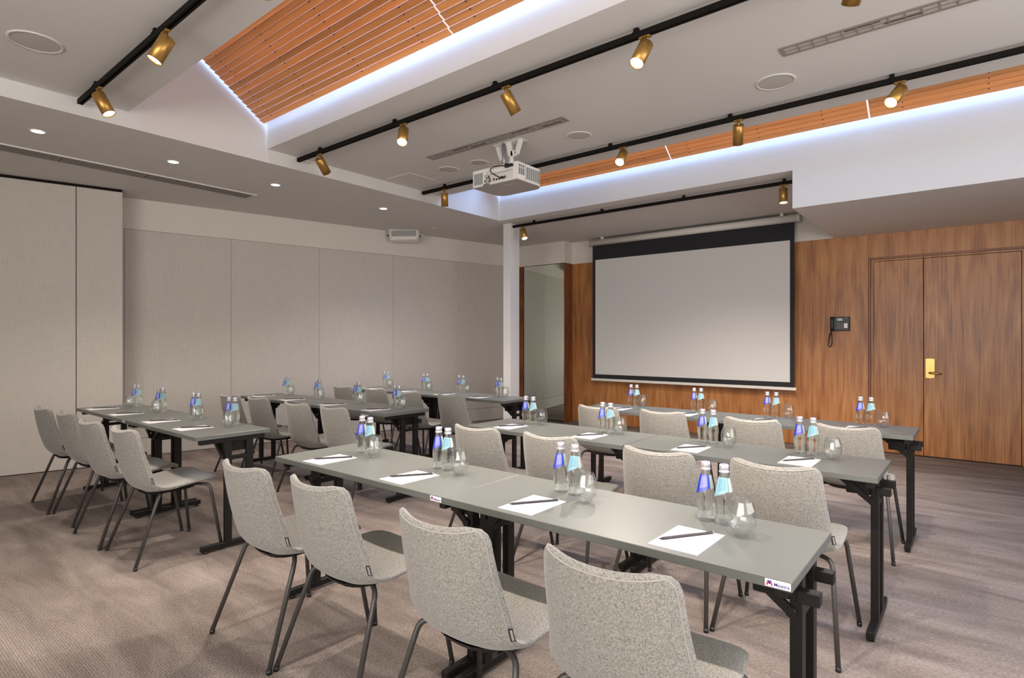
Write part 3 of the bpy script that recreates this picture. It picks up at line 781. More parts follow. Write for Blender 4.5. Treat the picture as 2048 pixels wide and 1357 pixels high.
# right side grilles
for k in range(7):
    ya = y0 + 0.125 + k * 0.028
    if ya + 0.02 < y1 - 0.02:
        MB().cbox(x1 - 0.003, x1 + 0.002, ya, ya + 0.019, z0 + 0.024, z1 - 0.022, 0.001).obj('vent_slot', M['proj_vent'], pr)
for k in range(3):
    for (a_, b_) in ((0.048, 0.104), (0.110, 0.134)):
        ya = y0 + 0.018 + k * 0.028
        MB().cbox(x1 - 0.003, x1 + 0.002, ya, ya + 0.02, z0 + a_, z0 + b_, 0.001).obj('vent_slot', M['proj_vent'], pr)
MB().box(x1 - 0.001, x1 + 0.0015, y0 + 0.108, y0 + 0.112, z0 + 0.01, z1).obj('panel_joint', M['vent_grey'], pr)
MB().cyl((-0.06, y1 - 0.02, 0.0), (-0.06, y1 + 0.03, 0.0), 0.045, 24).obj('objective', M['plastic'], pr)
# cable
MB().tube([(0.17, y0 - 0.012, 0.045), (0.10, y0 - 0.03, 0.058), (0.02, y0 - 0.035, 0.062), (-0.02, y0 - 0.035, 0.05), (-0.015, y0 - 0.035, 0.02), (0.03, y0 - 0.03, -0.01), (0.07, y0 - 0.03, -0.035), (0.10, y0 - 0.01, -0.042)], 0.0045, 8).obj('cable', M['plastic'], pr)
MB().cbox(0.13, 0.165, y0 - 0.03, y0, 0.035, 0.068, 0.004).cbox(0.165, 0.21, y0 - 0.025, y0, 0.038, 0.062, 0.004).obj('plug', M['plastic'], pr)
MB().cbox(0.085, 0.115, y0 - 0.03, y0, -0.048, -0.032, 0.003).obj('plug', M['plastic'], pr)
MB().tube([(-0.03, y0 - 0.01, 0.06), (-0.07, y0 - 0.02, 0.03), (-0.085, y0 - 0.02, -0.01), (-0.07, y0 - 0.02, -0.035), (-0.045, y0 - 0.008, -0.045)], 0.0015, 6).obj('thin_wire', M['grey_metal'], pr)
# bracket
br = empty('projector_bracket', 'white forked ceiling bracket holding the projector', 'bracket', (-3.22, 3.93, HA))
MB().cyl((0.02, 0.0, -0.13), (0.02, 0.0, -0.2515), 0.022, 18).obj('pole', M['white_plastic'], br)
MB().cyl((-0.055, -0.02, 0), (-0.045, -0.02, -0.2515), 0.014, 12).obj('cable_tube', M['grey_metal'], br)
def fork(mb, xs, ws):
    return mb
def vfork(cx_, y_, arms):
    m = MB()
    for (xa, za, xb, zb, wd) in arms:
        dx, dz = xb - xa, zb - za; L_ = sqrt(dx * dx + dz * dz); nx, nz = -dz / L_ * wd / 2, dx / L_ * wd / 2
        P4 = [(xa + nx, za + nz), (xa - nx, za - nz), (xb - nx, zb - nz), (xb + nx, zb + nz)]
        m.add([(cx_ + x, y_ - 0.012, z) for x, z in P4] + [(cx_ + x, y_ + 0.012, z) for x, z in P4], [(0, 1, 2, 3), (7, 6, 5, 4), (0, 4, 5, 1), (1, 5, 6, 2), (2, 6, 7, 3), (3, 7, 4, 0)])
    return m
vfork(0.02, 0.0, [(-0.03, 0, 0.0, -0.13, 0.05), (0.0, -0.11, 0.055, -0.11, 0.05), (0.105, -0.0, 0.06, -0.12, 0.036)]).obj('arm', M['white_plastic'], br)
vfork(-0.13, 0.03, [(-0.03, 0, 0.015, -0.13, 0.038)]).obj('arm', M['white_plastic'], br)
MB().cbox(-0.17, 0.15, -0.03, 0.06, -0.006, 0, 0.002).obj('base_plate', M['white_plastic'], br)

# ------------------------------------------------------------------ wall speaker at the top of the left wall
dr = ray(808, 472); tt = 8.45
c = Vector((dr.x * tt, dr.y * tt, H + dr.z * tt))
ws = empty('wall_speaker', 'small white perforated speaker box under the lower ceiling, high on the wall', 'wall speaker', c, TH + radians(8))
qx = MB().cbox(-0.205, 0.205, -0.05, 0.06, -0.078, 0.078, 0.006).obj('box', M['white_plastic'], ws); qx.rotation_euler = (radians(-14), radians(-2.5), 0)
pm = MB()
for i in range(26):
    for j in range(7):
        xx = -0.175 + i * 0.0138 + (0.004 if j % 2 else 0); zz = 0.058 - j * 0.0135
        pm.box(xx - 0.0045, xx + 0.0045, -0.0518, -0.049, zz - 0.0045, zz + 0.0045)
p_ = pm.obj('perforation', M['plastic'], qx); p_['kind'] = 'stuff'
for sx_ in (-0.19, 0.19):
    MB().cyl((sx_ * 0.95, -0.049, -0.06), (sx_ * 0.95, -0.054, -0.06), 0.006, 8).obj('screw', M['vent_dark'], qx)
top = HB - c.z
MB().box(-0.222, 0.222, -0.02, 0.05, top - 0.006, top).box(-0.222, -0.214, -0.02, 0.05, -0.02, top).box(0.214, 0.222, -0.02, 0.05, -0.02, top).obj('bracket', M['white_plastic'], ws)
MB().cyl((-0.222, 0.01, 0.0), (-0.240, 0.01, 0.0), 0.018, 12).cyl((0.222, 0.01, 0.0), (0.24, 0.01, 0.0), 0.018, 12).obj('knob', M['plastic'], ws)
MB().tube([(0.21, 0.05, 0.05), (0.27, 0.07, 0.03), (0.32, 0.12, 0.045)], 0.006, 8).obj('cable', M['white_plastic'], ws)

# ------------------------------------------------------------------ projection screen
ps = empty('projection_screen', 'pulled-down white projection screen with black border on the wood wall', 'projection screen', (-3.29, 7.90, 0.0))
MB().cyl((-1.53, 0.0, 2.885), (1.51, 0.0, 2.885), 0.047, 24).obj('roller_case', M['screen_case'], ps)
MB().cyl((1.51, 0.0, 2.885), (1.545, 0.0, 2.885), 0.050, 24).cyl((-1.545, 0.0, 2.885), (-1.53, 0, 2.885), 0.05, 24).obj('end_cap', M['screen_case'], ps)
for xx in (-1.30, 1.33):
    MB().cbox(xx - 0.02, xx + 0.02, -0.02, 0.02, 2.93, HB, 0.003).obj('hanger', M['white_plastic'], ps)
MB().box(-1.478, 1.478, -0.001, 0.001, 0.735, 2.87).obj('black_masking', M['screen_black'], ps)
MB().box(-1.425, 1.425, -0.003, -0.0012, 0.805, 2.612).obj('white_surface', M['screen_white'], ps)
MB().cbox(-1.50, 1.50, -0.014, 0.010, 0.702, 0.740, 0.004).obj('bottom_bar', M['screen_case'], ps)

# ------------------------------------------------------------------ wall telephone
ph = empty('wall_telephone', 'black desk telephone mounted on the wood wall beside the door', 'telephone', (-1.325, YW, 1.54))
MB().cbox(-0.105, 0.105, -0.045, 0.0, -0.085, 0.085, 0.006).obj('body', M['plastic'], ph)
hs = MB().tube([(-0.080, -0.060, 0.078), (-0.080, -0.072, 0.05), (-0.080, -0.074, 0.0), (-0.080, -0.072, -0.05), (-0.080, -0.060, -0.078)], [0.024, 0.019, 0.017, 0.019, 0.024], 12).obj('handset', M['plastic'], ph)
MB().cbox(-0.028, 0.030, -0.049, -0.044, 0.038, 0.066, 0.001).obj('display', M['lcd'], ph)
for i in range(3):
    for j in range(4):
        MB().cbox(-0.028 + i * 0.022, -0.014 + i * 0.022, -0.051, -0.044, -0.002 - j * 0.018, 0.008 - j * 0.018, 0.001).obj('key', M['vent_grey'], ph)
MB().cbox(0.046, 0.084, -0.048, -0.044, -0.052, 0.006, 0.0006).obj('memo_label', M['sticker'], ph)
MB().cbox(0.055, 0.088, -0.047, -0.044, 0.068, 0.074, 0.0006).obj('nameplate', M['tag_grey'], ph)
MB().tube([(-0.088, -0.055, -0.088), (-0.112, -0.03, -0.12), (-0.122, -0.02, -0.20), (-0.130, -0.02, -0.26), (-0.118, -0.02, -0.285), (-0.098, -0.02, -0.275), (-0.088, -0.02, -0.22), (-0.092, -0.02, -0.15), (-0.096, -0.02, -0.092)], 0.0062, 8).obj('cord', M['plastic'], ph)

# ------------------------------------------------------------------ tables
TL, TD = 1.2215, 0.478
def table_parts(root, blocks=True, sticker=False):
    """table origin: middle of the front edge, on the floor; the sitter is at -Y"""
    top = MB().cbox(-TL / 2 + 0.0005, TL / 2 - 0.0005, 0, TD, 0.714, 0.740, 0.0016).obj('tabletop', M['table'], root)
    MB().box(-TL / 2 + 0.10, TL / 2 - 0.10, 0.20, 0.232, 0.690, 0.714).obj('rail', M['black'], root)
    for sg_ in (-1, 1):
        xc = sg_ * (TL / 2 - 0.036)
        MB().cbox(xc - 0.016, xc + 0.016, 0.035, 0.450, 0.682, 0.7135, 0.002).obj('crossbar', M['black'], root)
        for yy in (0.19, 0.33):
            MB().cbox(xc - 0.016, xc + 0.016, yy, yy + 0.042, 0.043, 0.683, 0.002).obj('leg', M['black'], root)
        ft = MB().cbox(xc - 0.016, xc + 0.016, 0.045, 0.515, 0.014, 0.046, 0.002).obj('foot', M['black'], root)
        for yy in (0.075, 0.485):
            MB().cyl((xc, yy, 0.0), (xc, yy, 0.014), 0.015, 12).obj('glide', M['plastic'], ft)
        MB().cbox(xc - 0.013, xc + 0.013, 0.23, 0.332, 0.565, 0.590, 0.002).obj('stretcher', M['black'], root)
        # folding mechanism: cross housing, diagonal braces with pivot
        xi = xc - sg_ * 0.016
        MB().cbox(min(xi, xi - sg_ * 0.10), max(xi, xi - sg_ * 0.10), 0.195, 0.368, 0.615, 0.680, 0.004).obj('fold_housing', M['black'], root)
        for yy in (0.176, 0.374):
            ax, az, bx_, bz = xc - sg_ * 0.165, 0.712, xc - sg_ * 0.010, 0.590
            dx, dz = bx_ - ax, bz - az; L_ = sqrt(dx * dx + dz * dz); nx, nz = -dz / L_ * 0.013, dx / L_ * 0.013
            P4 = [(ax + nx, az + nz), (ax - nx, az - nz), (bx_ - nx, bz - nz), (bx_ + nx, bz + nz)]
            if sg_ < 0: P4 = P4[::-1]
            b_ = MB().add([(x, yy, z) for x, z in P4] + [(x, yy + 0.012, z) for x, z in P4], [(0, 1, 2, 3), (7, 6, 5, 4), (0, 4, 5, 1), (1, 5, 6, 2), (2, 6, 7, 3), (3, 7, 4, 0)]).obj('brace', M['black'], root)
            MB().cyl((bx_, yy - 0.003, bz), (bx_, yy + 0.014, bz), 0.014, 14).obj('pivot', M['black'], b_)
        if blocks and sg_ > 0:
            for yy in (0.152, 0.335):
                MB().cbox(xc + 0.010, xc + 0.066, yy, yy + 0.034, 0.630, 0.664, 0.002).obj('coupling_block', M['black'], root)
    return root
tb_plain = empty('folding_table'); table_parts(tb_plain)
tb_noblk = empty('folding_table'); table_parts(tb_noblk, blocks=False)

def sticker(root):
    x = TL / 2 - 0.034
    p_ = MB().cbox(x - 0.030, x + 0.030, -0.0009, 0.0006, 0.7175, 0.7365, 0.0003).obj('maker_label', M['sticker'], root)
    def text(body, size, x_, z_, mat):
        cu = bpy.data.curves.new('lettering', 'FONT'); cu.body = body; cu.size = size; cu.extrude = 0.00015
        cu.offset = 0.0002
        tmp = bpy.data.objects.new('tmp', cu); cu.materials.append(mat); COL.objects.link(tmp)
        me = bpy.data.meshes.new_from_object(tmp.evaluated_get(bpy.context.evaluated_depsgraph_get()))
        bpy.data.objects.remove(tmp); me.name = 'lettering'
        o = bpy.data.objects.new('lettering', me); COL.objects.link(o)
        o.parent = p_; o.rotation_euler = (pi / 2, 0, 0); o.location = (x_, -0.0011, z_)
    text('Mextra', 0.0125, x - 0.009, 0.7215, M['blue'])
    # emblem: three slanted bars forming a pointed M
    for (a, b, mat) in ((0.0, 0.005, M['red']), (0.006, 0.001 + 0.006, M['blue']), (0.011, 0.006, M['red']), (0.012, 0.017, M['red'])):
        pass
    e1 = MB(); xx = x - 0.0275; zz0, zz1 = 0.7205, 0.7335
    def bar(mb, xa, xb, w_=0.0042):
        mb.add([(xx + xa, -0.0013, zz0), (xx + xa + w_, -0.0013, zz0), (xx + xb + w_, -0.0013, zz1), (xx + xb, -0.0013, zz1)], [(0, 1, 2, 3)])
    bar(e1, 0.0, 0.0035); bar(e1, 0.0125, 0.0085)
    e1.obj('emblem', M['red'], p_)
    e2 = MB(); 
    def bar2(mb, xa, xb, w_=0.0034):
        mb.add([(xx + xa, -0.0014, zz0 + 0.004), (xx + xa + w_, -0.0014, zz0 + 0.004), (xx + xb + w_, -0.0014, zz1), (xx + xb, -0.0014, zz1)], [(0, 1, 2, 3)])
    bar2(e2, 0.0065, 0.004); bar2(e2, 0.007, 0.0085)
    e2.obj('emblem', M['blue'], p_)

rows = {  # front-edge Y, X of the +X end
 'R1': (1.517, -0.352), 'R2': (2.910, -0.336), 'R3': (4.310, -0.313),
 'A': (1.503, -3.713), 'B': (2.955, -3.722), 'C': (4.306, -3.605)}
tlab = {
 ('R1', 1): 'grey folding table with the legible white sticker on its corner, facing the camera',
 ('R1', 0): 'grey folding table with the small white sticker at the joint of the camera-side row',
 ('R2', 1): 'grey folding table of the middle row before the screen, door end',
 ('R2', 0): 'grey folding table of the middle row before the screen, aisle end',
 ('R3', 1): 'grey folding table under the projection screen, end towards the door',
 ('R3', 0): 'grey folding table under the projection screen, end towards the mirror',
 ('A', 1): 'dark grey folding table beside the parked panels, end towards the aisle',
 ('A', 0): 'dark grey folding table beside the parked panels, end towards the wall',
 ('B', 1): 'dark grey folding table of the middle row by the beige wall, aisle end',
 ('B', 0): 'dark grey folding table of the middle row by the beige wall, wall end',
 ('C', 1): 'dark grey folding table reaching the white pillar, pillar end',
 ('C', 0): 'dark grey folding table of the pillar row, end towards the beige wall',
}
used = {'p': False, 'n': False}; stick = []
for rk, (ry, rx) in rows.items():
    for k in (0, 1):
        kk = 'n' if (k == 0 or rk == 'A') else 'p'
        src = tb_noblk if kk == 'n' else tb_plain
        if not used[kk]: t = src; used[kk] = True
        else: t = dup(src)
        t.location = (rx - TL * (1 if k == 0 else 0) - TL / 2, ry, 0)
        if rk == 'R2' and k == 0: t.location.x -= 0.004
        tag(t, tlab[(rk, k)], 'table', 'grey folding tables in rows')
        if (rk, k) in (('R1', 0), ('R1', 1), ('A', 0)): stick.append(t)

for t in stick: sticker(t)

# ------------------------------------------------------------------ chairs
def build_chair():
    root = empty('shell_chair')
    # centre profile (y forward, z up) from the top of the back down to the front of the seat
    prof = [(-0.012, 0.795), (-0.007, 0.755), (0.001, 0.70), (0.012, 0.64), (0.026, 0.58), (0.042, 0.525), (0.059, 0.482), (0.080, 0.449), (0.108, 0.428), (0.145, 0.420),
            (0.19, 0.421), (0.24, 0.427), (0.30, 0.436), (0.36, 0.445), (0.42, 0.452), (0.465, 0.452), (0.495, 0.444), (0.512, 0.430)]
    # resample
    def cr(P, t):
        n_ = len(P) - 1; i = min(int(t), n_ - 1); f = t - i
        p0 = P[max(i - 1, 0)]; p1 = P[i]; p2 = P[i + 1]; p3 = P[min(i + 2, n_)]
        return tuple(0.5 * ((2 * p1[k]) + (-p0[k] + p2[k]) * f + (2 * p0[k] - 5 * p1[k] + 4 * p2[k] - p3[k]) * f * f + (-p0[k] + 3 * p1[k] - 3 * p2[k] + p3[k]) * f ** 3) for k in (0, 1))
    NV = 44
    pts = [cr(prof, (len(prof) - 1) * i / NV) for i in range(NV + 1)]
    # arclength
    s = [0]
    for i in range(NV): s.append(s[-1] + math.dist(pts[i], pts[i + 1]))
    Ltot = s[-1]
    def lerp(tab, x):
        n_ = len(tab)
        for i_ in range(n_ - 1):
            (a, va), (b, vb) = tab[i_], tab[i_ + 1]
            if x <= b:
                d0 = (vb - tab[i_ - 1][1]) / (b - tab[i_ - 1][0]) if i_ > 0 else (vb - va) / (b - a)
                d1 = (tab[i_ + 2][1] - va) / (tab[i_ + 2][0] - a) if i_ < n_ - 2 else (vb - va) / (b - a)
                h_ = b - a; f = (x - a) / h_
                return (2 * f ** 3 - 3 * f * f + 1) * va + (f ** 3 - 2 * f * f + f) * h_ * d0 + (-2 * f ** 3 + 3 * f * f) * vb + (f ** 3 - f * f) * h_ * d1
        return tab[-1][1]
    half = [(0, 0.186), (0.22, 0.202), (0.42, 0.219), (0.62, 0.229), (0.80, 0.227), (1.0, 0.205)]
    curl = [(0, 0.055), (0.18, 0.063), (0.33, 0.068), (0.47, 0.046), (0.60, 0.018), (0.78, 0.008), (1.0, 0.0)]
    NU = 22
    TH_ = 0.015
    verts = []; faces = []
    Rt, Rf = 0.050, 0.075
    edge = []
    ring = NU + 1
    grid_i = []; grid_o = []
    for i in range(NV + 1):
        y, z = pts[i]; a = s[i]; q = a / Ltot
        hw = lerp(half, q)
        if a < Rt: hw -= Rt - sqrt(max(0, Rt * Rt - (Rt - a) ** 2))
        b_ = Ltot - a
        if b_ < Rf: hw -= Rf - sqrt(max(0, Rf * Rf - (Rf - b_) ** 2))
        j0, j1 = max(i - 1, 0), min(i + 1, NV)
        ty, tz = pts[j1][0] - pts[j0][0], pts[j1][1] - pts[j0][1]
        L_ = math.hypot(ty, tz); ty /= L_; tz /= L_
        ny, nz = -tz, ty                      # towards the sitter / up
        if i <= NV: pass
        c_ = lerp(curl, q)
        th = TH_
        if a < 0.016: th *= sqrt(max(0.02, 1 - (1 - a / 0.016) ** 2))
        if b_ < 0.02: th *= sqrt(max(0.02, 1 - (1 - b_ / 0.02) ** 2))
        ri, ro = [], []
        for j in range(NU + 1):
            # concentrate samples near the edges
            u0 = -1 + 2 * j / NU; u = sin(u0 * pi / 2)
            full = lerp(half, q)
            uu = u * hw / full
            cc = c_ * abs(uu) ** 2.4 - 0.006 * (1 - uu * uu) * (1 if q > 0.5 else 0)
            dip = 0.018 * uu * uu * max(0, 1 - q * 5)
            e = th * sqrt(max(0.0, 1 - abs(u) ** 10)) if abs(u) < 1 else 0
            cy_, cz_ = y + ny * cc - ty * dip, z + nz * cc - tz * dip
            ri.append((u * hw, cy_ + ny * e, cz_ + nz * e)); ro.append((u * hw, cy_ - ny * e, cz_ - nz * e))
        grid_i.append(ri); grid_o.append(ro)
        edge.append((ro[2], ro[-3], ty, tz))
    mb = MB(); n0 = 0
    V = []; idx_i = []; idx_o = []
    for i in range(NV + 1):
        idx_i.append([len(V) + j for j in range(NU + 1)]); V += grid_i[i]
    for i in range(NV + 1):
        row = []
        for j in range(NU + 1):
            if j in (0, NU): row.append(idx_i[i][j])
            else: row.append(len(V)); V.append(grid_o[i][j])
        idx_o.append(row)
    F = []
    for i in range(NV):
        for j in range(NU):
            F.append((idx_i[i][j], idx_i[i][j + 1], idx_i[i + 1][j + 1], idx_i[i + 1][j]))
            F.append((idx_o[i][j], idx_o[i + 1][j], idx_o[i + 1][j + 1], idx_o[i][j + 1]))
    for i in (0, NV):
        for j in range(NU):
            q = [idx_i[i][j], idx_i[i][j + 1], idx_o[i][j + 1], idx_o[i][j]]
            q2 = []
            for k in q:
                if k not in q2: q2.append(k)
            F.append(tuple(q2 if i == NV else q2[::-1]))
    mb.add(V, F, True)
    shell = mb.obj('shell', M['fabric'], root)
    bm = bmesh.new(); bm.from_mesh(shell.data); bmesh.ops.recalc_face_normals(bm, faces=bm.faces); bm.to_mesh(shell.data); bm.free()
    # raised seam along the rim on the outer side
    loop = []
    k0, k1 = 2, NU - 2
    for i in range(1, 30): loop.append(grid_o[i][k1])
    left = [grid_o[i][k0] for i in range(1, 30)]
    topr = [grid_o[1][j] for j in range(k1, k0 - 1, -1)]
    path = loop[::-1] + topr[1:-1] + left
    MB().tube(path, 0.0016, 6, True).obj('seam', M['seam'], root)
    # sewn-in tag on the +X rim, low on the back
    i = 15; p = Vector(grid_o[i][NU - 1]); p2 = Vector(grid_o[i + 3][NU - 1])
    dv = (p2 - p).normalized(); out = Vector((0.85, 0.50, 0.0)).normalized(); out = (out - dv * out.dot(dv)).normalized(); nn = dv.cross(out).normalized()
    p = p + (nn if nn.y < 0 else -nn) * 0.006 - out * 0.004
    def slab(L_, W_, T_, off):
        a = p + dv * off; vs = []
        for t_ in (-T_, T_):
            for (u_, v_) in ((0, -0.002), (L_, -0.002), (L_, W_), (0, W_)):
                vs.append(a + dv * u_ + out * v_ + nn * t_)
        return vs, [(0, 1, 2, 3), (7, 6, 5, 4), (0, 4, 5, 1), (1, 5, 6, 2), (2, 6, 7, 3), (3, 7, 4, 0)]
    tg = MB().add(*slab(0.038, 0.012, 0.0012, 0)).obj('tag', M['plastic'], root)
    a = p + dv * 0.003
    vs = []
    for t_ in (-0.0016, 0.0016):
        for (u_, v_) in ((0.0, 0.002), (0.032, 0.002), (0.032, 0.0095), (0.0, 0.0095)): vs.append(a + dv * u_ + out * v_ + nn * t_)
    MB().add(vs, [(0, 1, 2, 3), (7, 6, 5, 4), (0, 4, 5, 1), (1, 5, 6, 2), (2, 6, 7, 3), (3, 7, 4, 0)]).obj('tag_print', M['tag_grey'], tg)
    # under-seat plate
    pm = MB()
    n_ = 24
    lo, hi = [], []
    for k in range(n_):
        a = 2 * pi * k / n_; xx = 0.165 * cos(a); yy = 0.265 + 0.185 * sin(a)
        xx = math.copysign(abs(cos(a)) ** 0.7 * 0.150, cos(a)); yy = 0.265 + math.copysign(abs(sin(a)) ** 0.7 * 0.165, sin(a))
        lo.append((xx * 0.9, 0.265 + (yy - 0.265) * 0.9, 0.385 + 0.02 * yy)); hi.append((xx, yy, 0.402 + 0.05 * yy))
    pm.add(lo + hi, [tuple(reversed(range(n_)))] + [(k, (k + 1) % n_, n_ + (k + 1) % n_, n_ + k) for k in range(n_)], False)
    pm.obj('seat_plate', M['black'], root)
    # tube legs
    for sx_ in (-1, 1):
        for (yt, yf, yi, zt) in ((0.145, 0.006, 0.21, 0.396), (0.440, 0.492, 0.36, 0.414)):
            top = Vector((sx_ * 0.208, yt, zt)); foot = Vector((sx_ * 0.256, yf, 0.012)); inner = Vector((sx_ * 0.09, yi, zt))
            dn = (foot - top).normalized(); di = (inner - top).normalized()
            R_ = 0.038
            pth = [inner]
            for k in range(7):
                f = k / 6; 
                a_ = top + di * R_ * (1 - f); b2 = top + dn * R_ * f
                pth.append((top + di * R_) * (1 - f) ** 2 + top * 2 * f * (1 - f) + (top + dn * R_) * f * f)
            pth.append(foot)
            lg = MB().tube(pth, 0.0100, 12).obj('leg', M['leg'], root)
            MB().cyl(foot - dn * 0.006, Vector((foot.x, foot.y, 0.0)), 0.0110, 12).obj('foot_cap', M['plastic'], lg)
    return root

chair0 = build_chair()
CH = {
 'R1': (1.175, [-2.452, -1.942, -1.250, -0.703]),
 'R2': (2.600, [-2.42, -1.886, -1.222, -0.694]),
 'R3': (4.045, [-2.41, -1.868, -1.205, -0.648]),
 'A': (1.185, [-5.79, -5.264, -4.59, -4.037]),
 'B': (2.640, [-5.78, -5.264, -4.545, -4.045]),
 'C': (3.985, [-5.83, -5.265, -4.674, -4.065])}
RN = {'R1': 'row with the stickered tables', 'R2': 'middle row before the screen', 'R3': 'row under the projection screen',
      'A': 'row by the parked panels', 'B': 'middle row by the beige wall', 'C': 'pillar row by the beige wall'}
PN_R = ['first from the centre aisle', 'second from the centre aisle', 'second from the door side', 'first from the door side']
PN_L = ['first from the beige wall', 'second from the beige wall', 'second from the centre aisle', 'first from the centre aisle']
first = True
for rk, (cy_, xs) in CH.items():
    for i, x in enumerate(xs):
        c_ = chair0 if first else dup(chair0); first = False
        c_.location = (x, cy_ + (-0.014 if i % 2 == 0 else 0.014), 0); c_.rotation_euler = (0, 0, radians(random.uniform(-0.8, 0.8) if (rk, i) not in (('R1', 2), ('B', 3), ('C', 0), ('C', 2)) else 0))
        pn = (PN_L if rk in 'ABC' else PN_R)[i]
        tag(c_, 'heather grey shell chair, %s, %s' % (RN[rk], pn), 'chair', 'heather grey chairs at the tables')

# ------------------------------------------------------------------ table settings
def bottle_master(kind):
    r = empty('water_bottle')
    prof = [(0.0, 0.003), (0.018, 0.002), (0.0245, 0.0), (0.0262, 0.004), (0.0262, 0.014), (0.0252, 0.028), (0.0262, 0.042), (0.0282, 0.060), (0.0290, 0.074), (0.0284, 0.088), (0.0262, 0.104), (0.0228, 0.122), (0.0190, 0.140), (0.0158, 0.154), (0.0138, 0.162), (0.0128, 0.168), (0.0128, 0.180), (0.0, 0.180)]
    MB().lathe(prof, 32).obj('bottle_body', M['bottle'], r)
    MB().lathe([(0.0150, 0.1655), (0.0165, 0.167), (0.0165, 0.1705), (0.0150, 0.172), (0.0142, 0.174), (0.0142, 0.176), (0.0150, 0.178), (0.0150, 0.190), (0.0138, 0.192), (0.0, 0.192)], 24).obj('cap', M['cap'], r)
    MB().lathe([(0.0105, 0.1921), (0.0100, 0.1932), (0.0, 0.1932)], 20).obj('cap_print', M['cap_top'], r)
    def rad(z):
        for (ra, za), (rb, zb) in zip(prof[:-1], prof[1:]):
            if zb > za and za <= z <= zb: return ra + (rb - ra) * (z - za) / (zb - za)
        return 0.013
    def patch(a0, a1, zt, zb0, zb1, off, mat, name):
        na, nz = 22, 8; vs = []; uvs = []; fs = []
        for j in range(nz + 1):
            for i in range(na + 1):
                u = i / na; a = a0 + (a1 - a0) * u; zb = zb0 + (zb1 - zb0) * u; z = zb + (zt - zb) * j / nz
                rr = rad(z) + off; vs.append((rr * cos(a), rr * sin(a), z)); uvs.append((u, j / nz))
        for j in range(nz):
            for i in range(na):
                k = j * (na + 1) + i; fs.append((k, k + 1, k + na + 2, k + na + 1))
        o = MB().add(vs, fs, True).obj(name, mat, r)
        uvl = o.data.uv_layers.new(name='UVMap')
        for lp in o.data.loops: uvl.data[lp.index].uv = uvs[lp.vertex_index]
        return o
    # faces -Y
    patch(radians(-90 - 95), radians(-90 + 38), 0.152, 0.083, 0.110, 0.0006, M['label_' + kind], 'label')
    patch(radians(-90 + 42), radians(-90 + 150), 0.150, 0.106, 0.112, 0.0006, M['label_back'], 'back_label')
    return r
bot = {'blue': bottle_master('blue'), 'cyan': bottle_master('cyan')}

def glass_master():
    r = empty('drinking_glass')
    def dent(a, z):
        k = math.exp(-((z - 0.052) / 0.012) ** 2)
        return 1 - 0.085 * k * (0.5 + 0.5 * cos(2 * a + 0.6)) - 0.02 * sin(3 * a + z * 60) * min(1, z / 0.04)
    outer = [(0.0, 0.0008), (0.012, 0.0006), (0.0185, 0.0), (0.021, 0.003), (0.029, 0.013), (0.036, 0.025), (0.0415, 0.038), (0.0430, 0.050), (0.0422, 0.064), (0.0398, 0.080), (0.0362, 0.094), (0.0322, 0.106), (0.0310, 0.110)]
    inner = [(0.0300, 0.1102), (0.0311, 0.106), (0.0350, 0.094), (0.0386, 0.080), (0.0410, 0.064), (0.0418, 0.050), (0.0402, 0.038), (0.0345, 0.026), (0.027, 0.0165), (0.018, 0.0105), (0.009, 0.008), (0.0, 0.0075)]
    MB().lathe(outer + inner, 48, fn=dent).obj('bowl', M['glass'], r)
    return r
gl0 = glass_master()

def sheet_master():
    r = empty('paper_sheet')
    MB().box(-0.074, 0.074, 0, 0.213, 0, 0.0012).obj('sheet', M['paper'], r)
    lg = MB()
    x = -0.015
    for k, w_ in enumerate((0.004, 0.0025, 0.0035, 0.0025, 0.003, 0.0025, 0.0035, 0.002)):
        lg.box(x, x + w_ * 0.8, 0.196, 0.1985 + (0.0015 if k % 3 == 0 else 0), 0.0012, 0.0014); x += w_
    lg.box(x + 0.002, x + 0.009, 0.196, 0.200, 0.0012, 0.0014)
    lg.obj('letterhead', M['ink'], r)
    return r
sh0 = sheet_master()

def pencil_master():
    r = empty('pencil')
    MB().tube([(-0.085, 0, 0.0042), (0.088, 0, 0.0042)], 0.0042, 6).obj('barrel', M['pencil'], r)
    for f in r.children[0].data.polygons: f.use_smooth = False
    MB().tube([(-0.085, 0, 0.0042), (-0.098, 0, 0.0042)], [0.0041, 0.0012], 8).obj('tip', M['plastic'], r)
    MB().cyl((0.088, 0, 0.0042), (0.092, 0, 0.0042), 0.0040, 10).obj('end_cap', M['grey_metal'], r)
    MB().box(0.030, 0.062, -0.001, 0.001, 0.0078, 0.0081).obj('imprint', M['tag_grey'], r)
    return r
pn0 = pencil_master()

TZ = 0.740
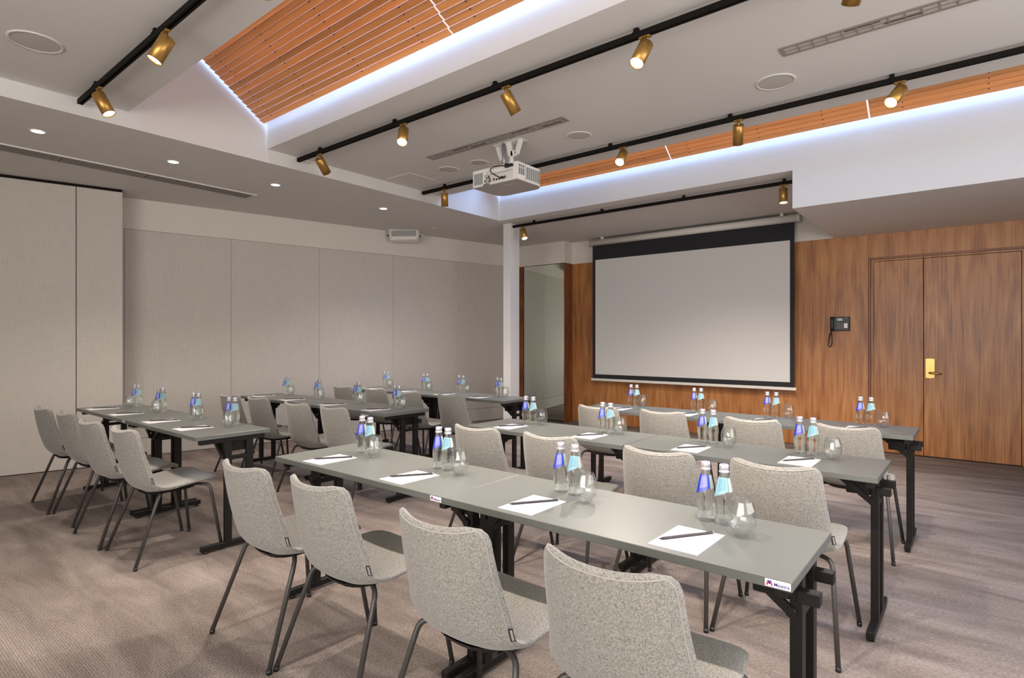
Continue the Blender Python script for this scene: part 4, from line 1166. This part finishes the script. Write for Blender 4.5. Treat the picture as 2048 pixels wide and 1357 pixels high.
# x of sheet centre, y of sheet front edge, bottle a, bottle b, glass
SET = {
 'R1': [(-2.501, 1.542, (-2.536, 1.862), (-2.458, 1.855), (-2.382, 1.822)), (-1.913, 1.543, (-1.942, 1.852), (-1.880, 1.850), (-1.775, 1.820)),
        (-1.246, 1.545, (-1.272, 1.868), (-1.202, 1.862), (-1.112, 1.792)), (-0.674, 1.545, (-0.700, 1.875), (-0.638, 1.870), (-0.556, 1.788))],
 'R2': [(-2.500, 2.955, (-2.538, 3.282), (-2.464, 3.272), (-2.383, 3.262)), (-1.875, 2.965, (-1.893, 3.262), (-1.832, 3.256), (-1.755, 3.240)),
        (-1.222, 2.957, (-1.252, 3.306), (-1.187, 3.300), (-1.076, 3.228)), (-0.682, 2.965, (-0.732, 3.302), (-0.667, 3.296), (-0.563, 3.214))],
 'R3': [(-2.42, 4.36, (-2.462, 4.752), (-2.402, 4.748), (-2.330, 4.725)), (-1.83, 4.36, (-1.872, 4.752), (-1.812, 4.750), (-1.690, 4.680)),
        (-1.24, 4.36, (-1.285, 4.752), (-1.219, 4.750), (-1.117, 4.692)), (-0.63, 4.36, (-0.655, 4.745), (-0.590, 4.750), (-0.503, 4.640))],
 'A': [(-5.93, 1.53, (-5.962, 1.895), (-5.902, 1.905), (-5.830, 1.812)), (-5.345, 1.53, (-5.377, 1.885), (-5.312, 1.895), (-5.195, 1.806)),
       (-4.66, 1.542, (-4.668, 1.880), (-4.606, 1.890), (-4.545, 1.842)), (-4.125, 1.55, (-4.130, 1.900), (-4.066, 1.912), (-3.983, 1.826))],
 'B': [(-5.97, 2.99, (-6.015, 3.385), (-5.950, 3.380), (-5.838, 3.350)), (-5.36, 2.985, (-5.35, 3.360), (-5.285, 3.355), (-5.215, 3.315)),
       (-4.66, 2.985, (-4.690, 3.368), (-4.620, 3.360), (-4.545, 3.315)), (-4.02, 2.985, (-4.070, 3.345), (-4.000, 3.335), (-3.880, 3.275))],
 'C': [(-5.88, 4.36, (-5.985, 4.745), (-5.925, 4.75), (-5.850, 4.72)), (-5.24, 4.36, (-5.225, 4.735), (-5.160, 4.735), (-5.085, 4.690)),
       (-4.60, 4.36, (-4.640, 4.745), (-4.572, 4.745), (-4.494, 4.730)), (-4.06, 4.36, (-4.050, 4.735), (-3.960, 4.690), (-3.875, 4.655))],
}
fl = {}
def place(master, key, loc, rz):
    if key not in fl: fl[key] = True; o = master
    else: o = dup(master)
    o.location = loc; o.rotation_euler = (0, 0, rz)
    return o
for rk, L_ in SET.items():
    for i, (sx_, sy_, b1, b2, g) in enumerate(L_):
        pn = (PN_L if rk in 'ABC' else PN_R)[i]
        where = '%s, %s' % (RN[rk], pn)
        tag(place(sh0, 's', (sx_, sy_, TZ), radians(random.uniform(-1.5, 1.5))), 'white note sheet, ' + where, 'paper', 'note sheets on the tables')
        tag(place(pn0, 'p', (sx_ - 0.006, sy_ + 0.128, TZ + 0.0014), radians(56 + random.uniform(-2, 2))), 'black pencil on its sheet, ' + where, 'pencil', 'black pencils on the note sheets')
        for kind, b, nm in (('blue', b1, 'water bottle with blue label, '), ('cyan', b2, 'water bottle with pale label, ')):
            az = atan2(-b[1], -b[0]) + pi / 2     # direction of the camera seen from the bottle, label faces -Y
            tag(place(bot[kind], kind, (b[0], b[1], TZ), az * 0.75 + radians(random.uniform(-5, 5))), nm + where, 'bottle', 'small water bottles on the tables')
        tag(place(gl0, 'g', (g[0], g[1], TZ), random.uniform(0, 6.28)), 'stemless drinking glass, ' + where, 'glass', 'stemless glasses on the tables')
